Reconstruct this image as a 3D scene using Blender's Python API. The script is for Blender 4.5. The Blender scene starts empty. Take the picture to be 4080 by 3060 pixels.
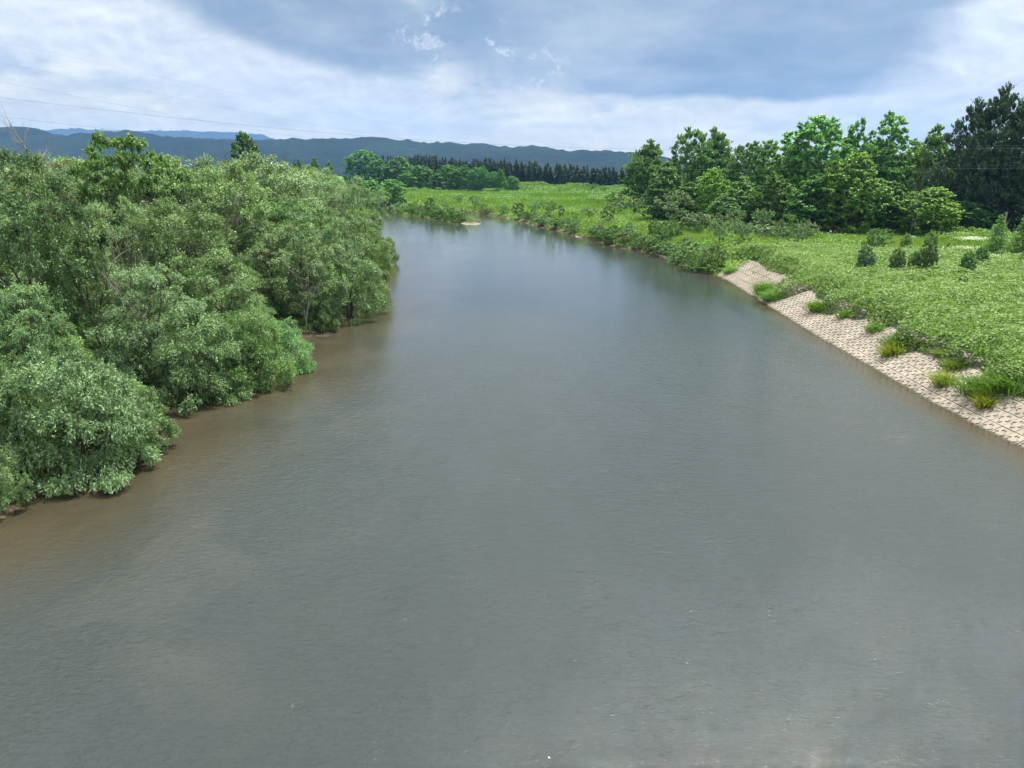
import bpy, math, random
import numpy as np
from mathutils import Vector

random.seed(7)
rng = np.random.default_rng(7)
SC = bpy.context.scene
COL = SC.collection

# ------------------------------------------------------------------ camera
CAM_H = 12.0
PITCH = math.radians(15.4)
FPX = 3050.0                       # focal length in photo pixels (4080 wide)
cd = bpy.data.cameras.new('camera')
cd.sensor_width = 36.0
cd.lens = 36.0 * FPX / 4080.0
cd.clip_start = 0.1
cd.clip_end = 40000
cam = bpy.data.objects.new('camera', cd)
cam.location = (0, 0, CAM_H)
cam.rotation_euler = (math.pi / 2 - PITCH, 0, 0)
COL.objects.link(cam)
SC.camera = cam

# ------------------------------------------------------------------ sun, sky, exposure
SUN_AZ, SUN_EL = math.radians(42), math.radians(68)
sundir = Vector((math.sin(SUN_AZ) * math.cos(SUN_EL), math.cos(SUN_AZ) * math.cos(SUN_EL), math.sin(SUN_EL)))
sd = bpy.data.lights.new('sun', 'SUN')
sd.energy = 5.0
sd.angle = math.radians(0.6)
sd.color = (1.0, 0.95, 0.86)
so = bpy.data.objects.new('sun', sd)
so.rotation_euler = sundir.to_track_quat('Z', 'Y').to_euler()
so.location = (0, 0, 60)
COL.objects.link(so)

SC.view_settings.view_transform = 'Standard'
SC.view_settings.look = 'None'
SC.view_settings.gamma = 1.0
SC.view_settings.use_curve_mapping = False
SC.view_settings.exposure = 1.1
EXPO = 2 ** 1.1
SC.cycles.max_bounces = 6
SC.cycles.diffuse_bounces = 3
SC.cycles.glossy_bounces = 3
SC.cycles.transmission_bounces = 3
SC.cycles.transparent_max_bounces = 8
SC.cycles.sample_clamp_indirect = 6.0


def ray(px, py):
    """direction of a photo pixel (4080 x 3060) in world space, forward component included"""
    xv, yv = (px - 2040) / FPX, (1530 - py) / FPX
    c, s = math.cos(PITCH), math.sin(PITCH)
    return np.array([xv, c + yv * s, -s + yv * c])


def at_depth(px, py, Y):
    r = ray(px, py)
    t = Y / r[1]
    return np.array([r[0] * t, Y, CAM_H + r[2] * t])


def on_level(px, py, z=0.0):
    r = ray(px, py)
    t = (z - CAM_H) / r[2]
    return np.array([r[0] * t, r[1] * t])


def srgb(r, g, b):
    f = lambda c: (c / 255 / 12.92) if c / 255 <= 0.04045 else ((c / 255 + 0.055) / 1.055) ** 2.4
    return (f(r), f(g), f(b), 1)


class NT:
    """tiny node helper"""
    def __init__(s, tree):
        s.t = tree
        s.n = tree.nodes
        s.l = tree.links

    def node(s, typ, ins=None, **kw):
        n = s.n.new(typ)
        for k, v in kw.items():
            setattr(n, k, v)
        for k, v in (ins or {}).items():
            s.set(n.inputs[k], v)
        return n

    def set(s, sock, v):
        if isinstance(v, bpy.types.NodeSocket):
            s.l.new(v, sock)
        else:
            sock.default_value = v

    def m(s, op, a, b=None, c=None):
        n = s.n.new('ShaderNodeMath')
        n.operation = op
        s.set(n.inputs[0], a)
        if b is not None:
            s.set(n.inputs[1], b)
        if c is not None:
            s.set(n.inputs[2], c)
        return n.outputs[0]

    def smooth(s, v, lo, hi, a=0.0, b=1.0):
        n = s.n.new('ShaderNodeMapRange')
        n.interpolation_type = 'SMOOTHSTEP'
        s.set(n.inputs['Value'], v)
        n.inputs['From Min'].default_value = lo
        n.inputs['From Max'].default_value = hi
        n.inputs['To Min'].default_value = a
        n.inputs['To Max'].default_value = b
        return n.outputs[0]

    def mix(s, f, a, b, blend='MIX'):
        n = s.n.new('ShaderNodeMix')
        n.data_type = 'RGBA'
        n.blend_type = blend
        s.set(n.inputs[0], f)
        s.set(n.inputs[6], a)
        s.set(n.inputs[7], b)
        return n.outputs[2]

    def noise(s, vec, scale, detail=4, rough=0.5, dist=0.0, dim='3D'):
        n = s.n.new('ShaderNodeTexNoise')
        n.noise_dimensions = dim
        if vec is not None:
            s.l.new(vec, n.inputs['Vector'])
        n.inputs['Scale'].default_value = scale
        n.inputs['Detail'].default_value = detail
        n.inputs['Roughness'].default_value = rough
        n.inputs['Distortion'].default_value = dist
        return n.outputs[0]


def build_world():
    w = bpy.data.worlds.new('World')
    SC.world = w
    w.use_nodes = True
    t = NT(w.node_tree)
    t.n.clear()
    out = t.node('ShaderNodeOutputWorld')
    sky = t.node('ShaderNodeTexSky', sky_type='NISHITA')
    sky.sun_disc = False
    sky.sun_elevation = SUN_EL
    sky.sun_rotation = SUN_AZ
    sky.air_density = 1.2
    sky.dust_density = 1.5
    bg_sky = t.node('ShaderNodeBackground', {'Color': sky.outputs[0], 'Strength': 0.08})
    tc = t.node('ShaderNodeTexCoord')
    sep = t.node('ShaderNodeSeparateXYZ', {0: tc.outputs['Generated']})
    X, Y, Z = sep.outputs
    az = t.m('ARCTAN2', X, Y)
    el = t.m('ARCSINE', t.m('MINIMUM', t.m('MAXIMUM', Z, -1.0), 1.0))
    # a flat cloud deck seen in perspective: project the direction on a plane
    zz = t.m('ADD', t.m('MAXIMUM', Z, 0.0), 0.16)
    deck = t.node('ShaderNodeCombineXYZ', {0: t.m('DIVIDE', X, zz), 1: t.m('DIVIDE', Y, zz), 2: 0.0}).outputs[0]
    big = t.noise(deck, 0.55, 3, 0.5)
    dome = t.node('ShaderNodeMapping', {'Vector': tc.outputs['Generated'], 'Scale': (1.0, 1.0, 2.1)}).outputs[0]
    mid = t.noise(deck, 1.9, 7, 0.55, 0.3)
    fine = t.noise(dome, 13.0, 9, 0.62, 0.5)
    # warped angles for the outlines of the big cloud masses
    ang = t.node('ShaderNodeCombineXYZ', {0: az, 1: el, 2: 3.0}).outputs[0]
    w1 = t.m('SUBTRACT', t.noise(ang, 7.0, 6, 0.6), 0.5)
    w2 = t.m('SUBTRACT', t.noise(ang, 3.2, 5, 0.55, 0.2), 0.5)
    w3 = t.m('SUBTRACT', t.noise(ang, 22.0, 6, 0.6), 0.5)

    def blob(px, py, rx, ry, tilt=0.0, warp=0.35, soft=0.55):
        r = ray(px, py)
        a0 = math.atan2(r[0], r[1])
        e0 = math.atan2(r[2], math.hypot(r[0], r[1]))
        sx, sy = rx / FPX, ry / FPX
        da = t.m('SUBTRACT', az, a0)
        de = t.m('SUBTRACT', el, e0)
        ct, st = math.cos(tilt), math.sin(tilt)
        u = t.m('DIVIDE', t.m('ADD', t.m('MULTIPLY', da, ct), t.m('MULTIPLY', de, st)), sx)
        v = t.m('DIVIDE', t.m('SUBTRACT', t.m('MULTIPLY', de, ct), t.m('MULTIPLY', da, st)), sy)
        d = t.m('SQRT', t.m('ADD', t.m('MULTIPLY', u, u), t.m('MULTIPLY', v, v)))
        d = t.m('ADD', d, t.m('MULTIPLY', w2, warp * 2.2))
        d = t.m('ADD', d, t.m('MULTIPLY', w1, warp * 1.2))
        return t.smooth(d, 1.0 + soft * 0.5, 1.0 - soft * 0.5)

    # dark masses (blue-grey undersides)
    dark = None
    for b in DARK_CLOUDS:
        k = blob(*b)
        dark = k if dark is None else t.m('MAXIMUM', dark, k)
    flat = blob(2830, 20, 760, 420, 0.0, 0.16, 0.35)
    base_el = t.m('ADD', el, t.m('ADD', t.m('MULTIPLY', w1, 0.030), t.m('MULTIPLY', t.m('ADD', az, -0.25), 0.03)))
    flat = t.m('MULTIPLY', flat, t.smooth(base_el, 0.082, 0.093))
    dark = t.m('MAXIMUM', dark, flat)
    # more of the same sort of masses further up and behind, out of the frame
    up = t.m('MULTIPLY', t.smooth(big, 0.60, 0.72), t.smooth(el, 0.34, 0.5))
    dark = t.m('MAXIMUM', dark, up)
    dark = t.m('MULTIPLY', dark, t.smooth(el, 0.30, 0.21, 0.35, 1.0))
    bright = None
    for b in BRIGHT_CLOUDS:
        k = blob(*b)
        bright = k if bright is None else t.m('MAXIMUM', bright, k)
    # thin sheet with mottled openings
    mott = t.m('ADD', t.m('MULTIPLY', mid, 0.55), t.m('MULTIPLY', fine, 0.45))
    puff = t.smooth(mott, 0.43, 0.57)
    # light comes from above and the right: compare the cloud with itself a little further that way
    deck_s = t.node('ShaderNodeVectorMath', {0: dome, 1: (0.006, 0.0, 0.016)}, operation='ADD').outputs[0]
    relief = t.m('SUBTRACT', t.noise(dome, 10.0, 8, 0.58, 0.4), t.noise(deck_s, 10.0, 8, 0.58, 0.4))
    relief = t.m('MULTIPLY_ADD', relief, -1.15, 1.0)
    base = t.mix(puff, srgb(208, 221, 231), srgb(255, 254, 248))
    lowpink = t.m('MULTIPLY', t.smooth(el, 0.13, 0.01), 0.75)
    base = t.mix(lowpink, base, (1.40, 1.26, 0.84, 1))
    base = t.mix(t.m('MULTIPLY', bright, t.smooth(mott, 0.30, 0.62, 0.35, 1.0)), base, srgb(244, 249, 254))
    greyc = t.mix(t.smooth(t.m('ADD', t.m('MULTIPLY', w2, 1.0), t.m('MULTIPLY', mid, 0.7)), 0.15, 0.62),
                  srgb(132, 157, 184), srgb(186, 200, 213))
    col = t.mix(t.m('MULTIPLY', dark, 0.93), base, greyc)
    # torn bright rims inside the dark mass
    rimn = t.smooth(t.m('ADD', t.m('ABSOLUTE', w1), t.m('MULTIPLY', t.m('ABSOLUTE', w3), 0.8)), 0.055, 0.0)
    rim = None
    for b in RIMS:
        k = blob(*b)
        rim = k if rim is None else t.m('MAXIMUM', rim, k)
    col = t.mix(t.m('MULTIPLY', t.m('MULTIPLY', rim, rimn), 0.6), col, srgb(246, 250, 255))
    rl = t.m('ADD', t.m('MULTIPLY', t.m('SUBTRACT', relief, 1.0), t.m('MULTIPLY_ADD', dark, -0.55, 1.0)), 1.0)
    col = t.mix(1.0, col, t.node('ShaderNodeCombineXYZ', {0: rl, 1: rl, 2: t.m('MULTIPLY_ADD', t.m('SUBTRACT', rl, 1.0), 0.6, 1.0)}).outputs[0], 'MULTIPLY')
    # broad aureole around the unseen sun, added to brighten the near water
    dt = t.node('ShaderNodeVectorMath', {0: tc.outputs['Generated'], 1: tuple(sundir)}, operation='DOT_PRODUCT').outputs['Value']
    aureole = t.smooth(dt, 0.35, 1.0, 1.0, 1.9)
    col = t.mix(1.0, col, t.node('ShaderNodeCombineXYZ', {0: aureole, 1: aureole, 2: aureole}).outputs[0], 'MULTIPLY')
    hi = t.smooth(el, 0.20, 0.60)  # sky above the view raised, added to lighten the water's reflection
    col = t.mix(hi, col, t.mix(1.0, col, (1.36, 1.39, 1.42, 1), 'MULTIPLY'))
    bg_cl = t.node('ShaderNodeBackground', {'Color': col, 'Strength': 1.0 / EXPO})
    # the clear sky shows through the thinnest places only
    cover = t.smooth(mott, 0.34, 0.44, 0.72, 1.0)
    cover = t.m('MAXIMUM', cover, t.m('MAXIMUM', dark, t.m('MULTIPLY', bright, 0.95)))
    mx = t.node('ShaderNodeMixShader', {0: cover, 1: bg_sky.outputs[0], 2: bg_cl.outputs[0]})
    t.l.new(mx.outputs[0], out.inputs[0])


# px, py, rx, ry, tilt, warp, softness
DARK_CLOUDS = [
    (1230, 30, 540, 175, -0.22, 0.22, 0.45),
    (2080, 120, 480, 200, -0.15, 0.35, 0.9),
    (3420, 10, 460, 90, 0.12, 0.30, 0.7),
]
BRIGHT_CLOUDS = [
    (3950, 250, 560, 430, 0.0, 0.35, 0.9),
    (300, 60, 560, 140, 0.0, 0.5, 0.9),
    (1100, 330, 600, 120, -0.2, 0.5, 0.9),
]
RIMS = [
    (1690, 110, 150, 110, -0.9, 0.3, 0.6),
    (1960, 230, 330, 120, -0.3, 0.4, 0.8),
]
build_world()

# ------------------------------------------------------------------ materials


def new_mat(name):
    m = bpy.data.materials.new(name)
    m.use_nodes = True
    t = NT(m.node_tree)
    t.n.clear()
    out = t.node('ShaderNodeOutputMaterial')
    return m, t, out


def leaf_mat(name, dark, light, trans=0.34, gloss=0.30, rough=0.42):
    m, t, out = new_mat(name)
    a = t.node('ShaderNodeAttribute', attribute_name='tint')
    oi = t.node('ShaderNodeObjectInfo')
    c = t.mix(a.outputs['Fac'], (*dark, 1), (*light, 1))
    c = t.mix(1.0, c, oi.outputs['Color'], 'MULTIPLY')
    hs = t.node('ShaderNodeHueSaturation', {'Hue': t.m('MULTIPLY_ADD', oi.outputs['Random'], 0.03, 0.487),
                                            'Saturation': t.m('MULTIPLY_ADD', oi.outputs['Random'], -0.18, 1.06),
                                            'Value': t.m('MULTIPLY_ADD', oi.outputs['Random'], 0.3, 0.86),
                                            'Color': c})
    p = t.node('ShaderNodeBsdfPrincipled', {'Base Color': hs.outputs[0], 'Roughness': rough, 'Specular IOR Level': gloss})
    tcol = t.mix(1.0, hs.outputs[0], (1.45, 1.5, 0.62, 1), 'MULTIPLY')
    tr = t.node('ShaderNodeBsdfTranslucent', {'Color': tcol})
    mx = t.node('ShaderNodeMixShader', {0: trans, 1: p.outputs[0], 2: tr.outputs[0]})
    t.l.new(mx.outputs[0], out.inputs[0])
    return m


def bark_mat(name, c1, c2):
    m, t, out = new_mat(name)
    tc = t.node('ShaderNodeTexCoord')
    mp = t.node('ShaderNodeMapping', {'Vector': tc.outputs['Object'], 'Scale': (6, 6, 1.2)})
    n = t.noise(mp.outputs[0], 3.0, 6, 0.6)
    c = t.mix(n, (*c1, 1), (*c2, 1))
    b = t.node('ShaderNodeBump', {'Strength': 0.6, 'Distance': 0.03, 'Height': n})
    p = t.node('ShaderNodeBsdfPrincipled', {'Base Color': c, 'Roughness': 0.9, 'Normal': b.outputs[0]})
    t.l.new(p.outputs[0], out.inputs[0])
    return m


M = {}
M['willow'] = leaf_mat('willow_leaves', (0.042, 0.082, 0.034), (0.210, 0.305, 0.132), 0.19, 0.25, 0.48)
M['green'] = leaf_mat('broad_leaves', (0.036, 0.086, 0.022), (0.150, 0.245, 0.072), 0.26, 0.22, 0.48)
M['dark'] = leaf_mat('backlit_leaves', (0.020, 0.046, 0.026), (0.060, 0.105, 0.050), 0.16, 0.3, 0.45)  # backlit shade of the right-edge trees is put into this leaf colour
M['needle'] = leaf_mat('needles', (0.018, 0.050, 0.026), (0.050, 0.105, 0.045), 0.10, 0.2, 0.5)
M['weed'] = leaf_mat('weed_leaves', (0.060, 0.125, 0.030), (0.220, 0.325, 0.100), 0.28, 0.16, 0.55)
M['grass'] = leaf_mat('grass_blades', (0.080, 0.150, 0.026), (0.210, 0.310, 0.070), 0.32, 0.15, 0.6)
M['straw'] = leaf_mat('dry_grass', (0.10, 0.075, 0.045), (0.24, 0.19, 0.12), 0.2, 0.1, 0.7)
M['petal'] = leaf_mat('white_petals', (0.55, 0.58, 0.52), (0.78, 0.80, 0.74), 0.3, 0.1, 0.6)
M['bark'] = bark_mat('bark', (0.035, 0.028, 0.022), (0.105, 0.085, 0.066))
M['deadwood'] = bark_mat('dead_wood', (0.13, 0.115, 0.10), (0.30, 0.275, 0.245))
M['pole'] = bark_mat('weathered_pole', (0.12, 0.12, 0.12), (0.26, 0.25, 0.24))


def plain_mat(name, col, rough=0.8, noise=0.25, scale=3.0, metallic=0.0):
    m, t, out = new_mat(name)
    tc = t.node('ShaderNodeTexCoord')
    n = t.noise(tc.outputs['Object'], scale, 6, 0.6)
    d = tuple(c * (1 - noise) for c in col)
    c = t.mix(n, (*d, 1), (*[min(1, x * (1 + noise)) for x in col], 1))
    p = t.node('ShaderNodeBsdfPrincipled', {'Base Color': c, 'Roughness': rough, 'Metallic': metallic})
    t.l.new(p.outputs[0], out.inputs[0])
    return m


# ------------------------------------------------------------------ river outline and ground height
RIGHT_PX = [(4080, 1790), (3900, 1700), (3680, 1586), (3480, 1468), (3300, 1366), (3200, 1306), (3100, 1243), (3000, 1181),
            (2900, 1120), (2850, 1095)]
right_w = [on_level(*p) for p in RIGHT_PX]
FAR_PX = [(2775, 1085), (2700, 1056), (2650, 1026), (2600, 1014), (2540, 997), (2450, 985), (2380, 962), (2280, 938), (2220, 920),
          (2140, 902), (2090, 886), (2010, 866), (1930, 855), (1860, 846), (1750, 829), (1640, 816), (1540, 803), (1470, 797)]
far_w = [on_level(*p) for p in FAR_PX]
LEFT_PX = [(1420, 842), (1500, 856), (1510, 900), (1500, 960), (1540, 1010), (1545, 1050), (1520, 1080), (1490, 1150), (1440, 1240),
           (1310, 1300), (1225, 1350), (1170, 1400), (1160, 1455), (1080, 1520), (900, 1570), (700, 1600), (640, 1640),
           (620, 1730), (560, 1810), (420, 1880), (150, 1975), (0, 2090)]
left_w = [on_level(*p) for p in LEFT_PX]
dR = (right_w[0] - right_w[5]) / np.linalg.norm(right_w[0] - right_w[5])
WATER = ([right_w[0] + dR * 75, right_w[0] + dR * 30] + right_w + far_w
         + [np.array([-150, 400.]), np.array([-330, 430.]), np.array([-330, 350.]), np.array([-150, 300.])]
         + left_w + [np.array([-22.5, 20.]), np.array([-24, 10.]), np.array([-23, -10.]), np.array([-21, -45.])])
WATER = np.array(WATER)
ISLAND_PX = [(1556, 838), (1600, 852), (1680, 866), (1760, 876), (1840, 890), (1880, 896), (1915, 893), (1895, 884), (1850, 874),
             (1860, 862), (1780, 848), (1680, 836), (1600, 828)]
ISLAND = np.array([on_level(*p) for p in ISLAND_PX])


def poly_sd(P, poly):
    """positive outside, negative inside"""
    P = np.asarray(P, float)
    n = len(poly)
    best = np.full(len(P), 1e18)
    inside = np.zeros(len(P), bool)
    for i in range(n):
        a, b = poly[i], poly[(i + 1) % n]
        e = b - a
        w = P - a
        t = np.clip((w @ e) / (e @ e), 0, 1)
        d = w - t[:, None] * e
        best = np.minimum(best, (d * d).sum(1))
        c = ((a[1] <= P[:, 1]) & (b[1] > P[:, 1])) | ((b[1] <= P[:, 1]) & (a[1] > P[:, 1]))
        xx = a[0] + (P[:, 1] - a[1]) / (b[1] - a[1] + 1e-12) * e[0]
        inside ^= c & (P[:, 0] < xx)
    d = np.sqrt(best)
    return np.where(inside, -d, d)


def bank_dist(P):
    """signed distance to the waterline, positive on land"""
    return np.maximum(poly_sd(P, WATER), -poly_sd(P, ISLAND))


def sm(x, a, b):
    t = np.clip((x - a) / (b - a), 0, 1)
    return t * t * (3 - 2 * t)


def vnoise(x, y, s, seed=0):
    """cheap smooth value noise, vectorised"""
    x, y = x / s, y / s
    xi, yi = np.floor(x).astype(np.int64), np.floor(y).astype(np.int64)
    fx, fy = x - xi, y - yi
    fx, fy = fx * fx * (3 - 2 * fx), fy * fy * (3 - 2 * fy)

    def h(i, j):
        k = (i * 374761393 + j * 668265263 + seed * 1442695041) & 0xFFFFFFFF
        k = ((k ^ (k >> 13)) * 1274126177) & 0xFFFFFFFF
        return ((k ^ (k >> 16)) & 0xFFFF) / 65535.0
    return ((h(xi, yi) * (1 - fx) + h(xi + 1, yi) * fx) * (1 - fy) + (h(xi, yi + 1) * (1 - fx) + h(xi + 1, yi + 1) * fx) * fy)


LEV_A, LEV_B = np.array([70., 335.]), np.array([-75., 520.])
LDIR = (LEV_B - LEV_A) / np.linalg.norm(LEV_B - LEV_A)
LNOR = np.array([LDIR[1], -LDIR[0]])
if LNOR[1] < 0:
    LNOR = -LNOR
REV_SLOPE = 0.5                      # revetment rise per metre out from the waterline
REV_W = 4.3


def is_left(x, y):
    return (x < np.interp(y, [140, 180, 245, 262], [-3, -21, -44, -50])) & (y < 262)


def ground_z(x, y):
    x, y = np.atleast_1d(np.asarray(x, float)), np.atleast_1d(np.asarray(y, float))
    P = np.stack([x, y], 1)
    d = bank_dist(P)
    n1 = vnoise(x, y, 14, 1) - 0.5
    n2 = vnoise(x, y, 4.5, 2) - 0.5
    left = is_left(x, y)
    dl = np.maximum(d, 0)
    zl = 1.5 * (1 - np.exp(-dl / 6.0)) + 0.10 * n2 * sm(dl, 0.5, 3)
    rev = sm(y, 98, 94)
    z_rev = np.minimum(dl * REV_SLOPE, REV_W * REV_SLOPE) - 0.30 * sm(dl, 4.7, 4.3)
    z_nat = 2.1 * (1 - np.exp(-dl / 3.2))
    zr = z_rev * rev + z_nat * (1 - rev) + sm(dl, 5, 12) * (0.5 * n1 + 0.18 * n2) + sm(dl, 15, 60) * 0.3
    isl = poly_sd(P, ISLAND) < 0
    zr = np.where(isl, 0.55 * (1 - np.exp(-dl / 2.5)), zr)
    z = np.where(left, zl, zr)
    # dyke across the meadow
    rel = P - LEV_A
    c = rel @ LNOR
    s = rel @ LDIR
    crest = 2.8 + 1.5 * sm(s, 0, 230)
    lev = crest * sm(c, -11, 0) * (0.5 + 0.5 * sm(c, 17, 6)) * sm(y, 180, 260)
    z = z + np.where(d > 0, lev, 0)
    zw = -0.03 - np.minimum(1.6, 0.22 * np.maximum(-d, 0)) - 0.25 * ((x > 10) & (y < 97))
    return np.where(d > 0, z, zw)


def gz(x, y):
    return float(ground_z(x, y)[0])


def on_ground(px, py):
    """march the ray of a photo pixel to the ground"""
    r = ray(px, py)
    ts = np.concatenate([np.linspace(15, 200, 500), np.linspace(200.5, 1500, 900)])
    X, Y, Z = r[0] * ts, r[1] * ts, CAM_H + r[2] * ts
    g = np.maximum(ground_z(X, Y), 0)
    k = np.argmax(Z <= g)
    if Z[k] > g[k]:
        k = len(ts) - 1
    return X[k], Y[k], g[k]


# ------------------------------------------------------------------ mesh helpers

def mesh_np(name, V, F, mat=None, tint=None, smooth=False, attrs=None):
    """F: (n,3) or (n,4) index array"""
    me = bpy.data.meshes.new(name)
    V = np.ascontiguousarray(V, np.float32)
    F = np.ascontiguousarray(F, np.int32)
    k = F.shape[1]
    me.vertices.add(len(V))
    me.vertices.foreach_set('co', V.ravel())
    me.loops.add(F.size)
    me.loops.foreach_set('vertex_index', F.ravel())
    me.polygons.add(len(F))
    me.polygons.foreach_set('loop_start', np.arange(len(F), dtype=np.int32) * k)
    me.polygons.foreach_set('loop_total', np.full(len(F), k, np.int32))
    me.polygons.foreach_set('use_smooth', np.full(len(F), bool(smooth)))
    if tint is not None:
        a = me.attributes.new('tint', 'FLOAT', 'FACE')
        a.data.foreach_set('value', np.asarray(tint, np.float32))
    for nm, val in (attrs or {}).items():
        a = me.attributes.new(nm, 'FLOAT', 'POINT')
        a.data.foreach_set('value', np.asarray(val, np.float32))
    me.update(calc_edges=True)
    if mat:
        me.materials.append(mat)
    return me


def put(name, me, parent=None, loc=None):
    o = bpy.data.objects.new(name, me)
    COL.objects.link(o)
    if parent is not None:
        o.parent = parent
    if loc is not None:
        o.location = loc
    return o


def tag(o, label=None, cat=None, group=None, kind=None):
    if label: o['label'] = label
    if cat: o['category'] = cat
    if group: o['group'] = group
    if kind: o['kind'] = kind
    return o


def norm(a):
    return a / (np.linalg.norm(a, axis=-1, keepdims=True) + 1e-9)


def leaf_quads(P, D, N, L, W):
    """diamond leaves: centre P, long axis D, facing N"""
    D = norm(D)
    R = norm(np.cross(D, N))
    L = np.asarray(L)[..., None] * 0.5
    W = np.asarray(W)[..., None] * 0.5
    V = np.stack([P - D * L, P + R * W, P + D * L, P - R * W], 1).reshape(-1, 3)
    F = np.arange(len(P) * 4).reshape(-1, 4)
    return V, F


def tubes(lines, sides=6):
    Vs, Fs, off = [], [], 0
    ang = np.arange(sides) / sides * 2 * math.pi
    for pts, rad in lines:
        pts = np.asarray(pts, float)
        rad = np.asarray(rad, float)
        n = len(pts)
        T = norm(np.gradient(pts, axis=0))
        ref = np.tile(np.array([0.13, 0.97, 0.2]), (n, 1))
        par = np.abs((T * ref).sum(1)) > 0.9
        ref[par] = (1, 0, 0)
        A = norm(np.cross(T, ref))
        B = np.cross(T, A)
        ring = pts[:, None] + rad[:, None, None] * (np.cos(ang)[None, :, None] * A[:, None] + np.sin(ang)[None, :, None] * B[:, None])
        Vs.append(ring.reshape(-1, 3))
        i = np.arange(n - 1)[:, None] * sides
        j = np.arange(sides)[None]
        j2 = (j + 1) % sides
        Fs.append((np.stack([i + j, i + j2, i + sides + j2, i + sides + j], -1) + off).reshape(-1, 4))
        off += n * sides
        # closed end caps
    return np.concatenate(Vs), np.concatenate(Fs)


def bez(a, b, c, n=6):
    t = np.linspace(0, 1, n)[:, None]
    return (1 - t) ** 2 * a + 2 * t * (1 - t) * b + t * t * c


def boxes(specs):
    """specs: list of (cx,cy,cz, sx,sy,sz) -> quads"""
    Vs, Fs = [], []
    cube = np.array([[-1, -1, -1], [1, -1, -1], [1, 1, -1], [-1, 1, -1], [-1, -1, 1], [1, -1, 1], [1, 1, 1], [-1, 1, 1]]) * 0.5
    f = np.array([[0, 3, 2, 1], [4, 5, 6, 7], [0, 1, 5, 4], [1, 2, 6, 5], [2, 3, 7, 6], [3, 0, 4, 7]])
    for i, s in enumerate(specs):
        Vs.append(cube * np.array(s[3:6]) + np.array(s[:3]))
        Fs.append(f + 8 * i)
    return np.concatenate(Vs), np.concatenate(Fs)


# ------------------------------------------------------------------ ground
def build_ground():
    def geo(a, b, n):
        return np.sign(a) * np.geomspace(abs(a), abs(b), n)
    xs = np.concatenate([geo(-6000, -175, 24), np.arange(-170, 19, 1.6), np.arange(19, 34, 0.5), np.arange(34, 170.1, 1.6), geo(175, 6000, 24)])
    ys = np.concatenate([np.arange(-80, 20, 4), np.arange(20, 130, 0.9), np.arange(130, 300, 2.0), np.arange(300, 620, 4.0),
                         np.geomspace(640, 9200, 28)])
    X, Y = np.meshgrid(xs, ys)
    Z = ground_z(X.ravel(), Y.ravel())
    nx, ny = len(xs), len(ys)
    i = np.arange(ny - 1)[:, None] * nx
    j = np.arange(nx - 1)[None]
    F = np.stack([i + j, i + j + 1, i + nx + j + 1, i + nx + j], -1).reshape(-1, 4)
    d = bank_dist(np.stack([X.ravel(), Y.ravel()], 1))
    m, t, out = new_mat('ground_cover_soil')
    tc = t.node('ShaderNodeTexCoord')
    P = tc.outputs['Object']
    a = t.node('ShaderNodeAttribute', attribute_name='bank').outputs['Fac']
    lf = t.node('ShaderNodeAttribute', attribute_name='wood').outputs['Fac']
    n1 = t.noise(P, 0.045, 4, 0.55)
    n2 = t.noise(P, 0.35, 6, 0.6)
    n3 = t.noise(P, 3.0, 6, 0.65)
    g = t.mix(t.smooth(n1, 0.35, 0.65), (0.095, 0.180, 0.028, 1), (0.150, 0.230, 0.040, 1))
    g = t.mix(t.smooth(n2, 0.40, 0.75, 0, 0.7), g, (0.055, 0.125, 0.028, 1))
    g = t.mix(t.smooth(n3, 0.35, 0.75, 0, 0.5), g, (0.040, 0.085, 0.018, 1))
    soil = t.mix(n3, (0.050, 0.040, 0.026, 1), (0.085, 0.075, 0.040, 1))
    g = t.mix(lf, g, soil)
    sand = t.mix(t.smooth(n2, 0.45, 0.7), (0.050, 0.040, 0.026, 1), (0.17, 0.135, 0.10, 1))
    edge = t.m('ADD', a, t.m('MULTIPLY', t.m('SUBTRACT', n2, 0.5), 1.6))
    g = t.mix(t.smooth(edge, 0.9, 0.3), g, sand)
    bmp = t.node('ShaderNodeBump', {'Strength': 0.9, 'Distance': 0.25, 'Height': n3})
    p = t.node('ShaderNodeBsdfPrincipled', {'Base Color': g, 'Roughness': 0.95, 'Specular IOR Level': 0.1, 'Normal': bmp.outputs[0]})
    t.l.new(p.outputs[0], out.inputs[0])
    x, y = X.ravel(), Y.ravel()
    wood = is_left(x, y).astype(float) * 0.9
    me = mesh_np('ground', np.stack([x, y, Z], 1), F, m, smooth=True, attrs={'bank': np.clip(d, -20, 20), 'wood': wood})
    tag(put('ground', me), kind='structure')


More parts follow.
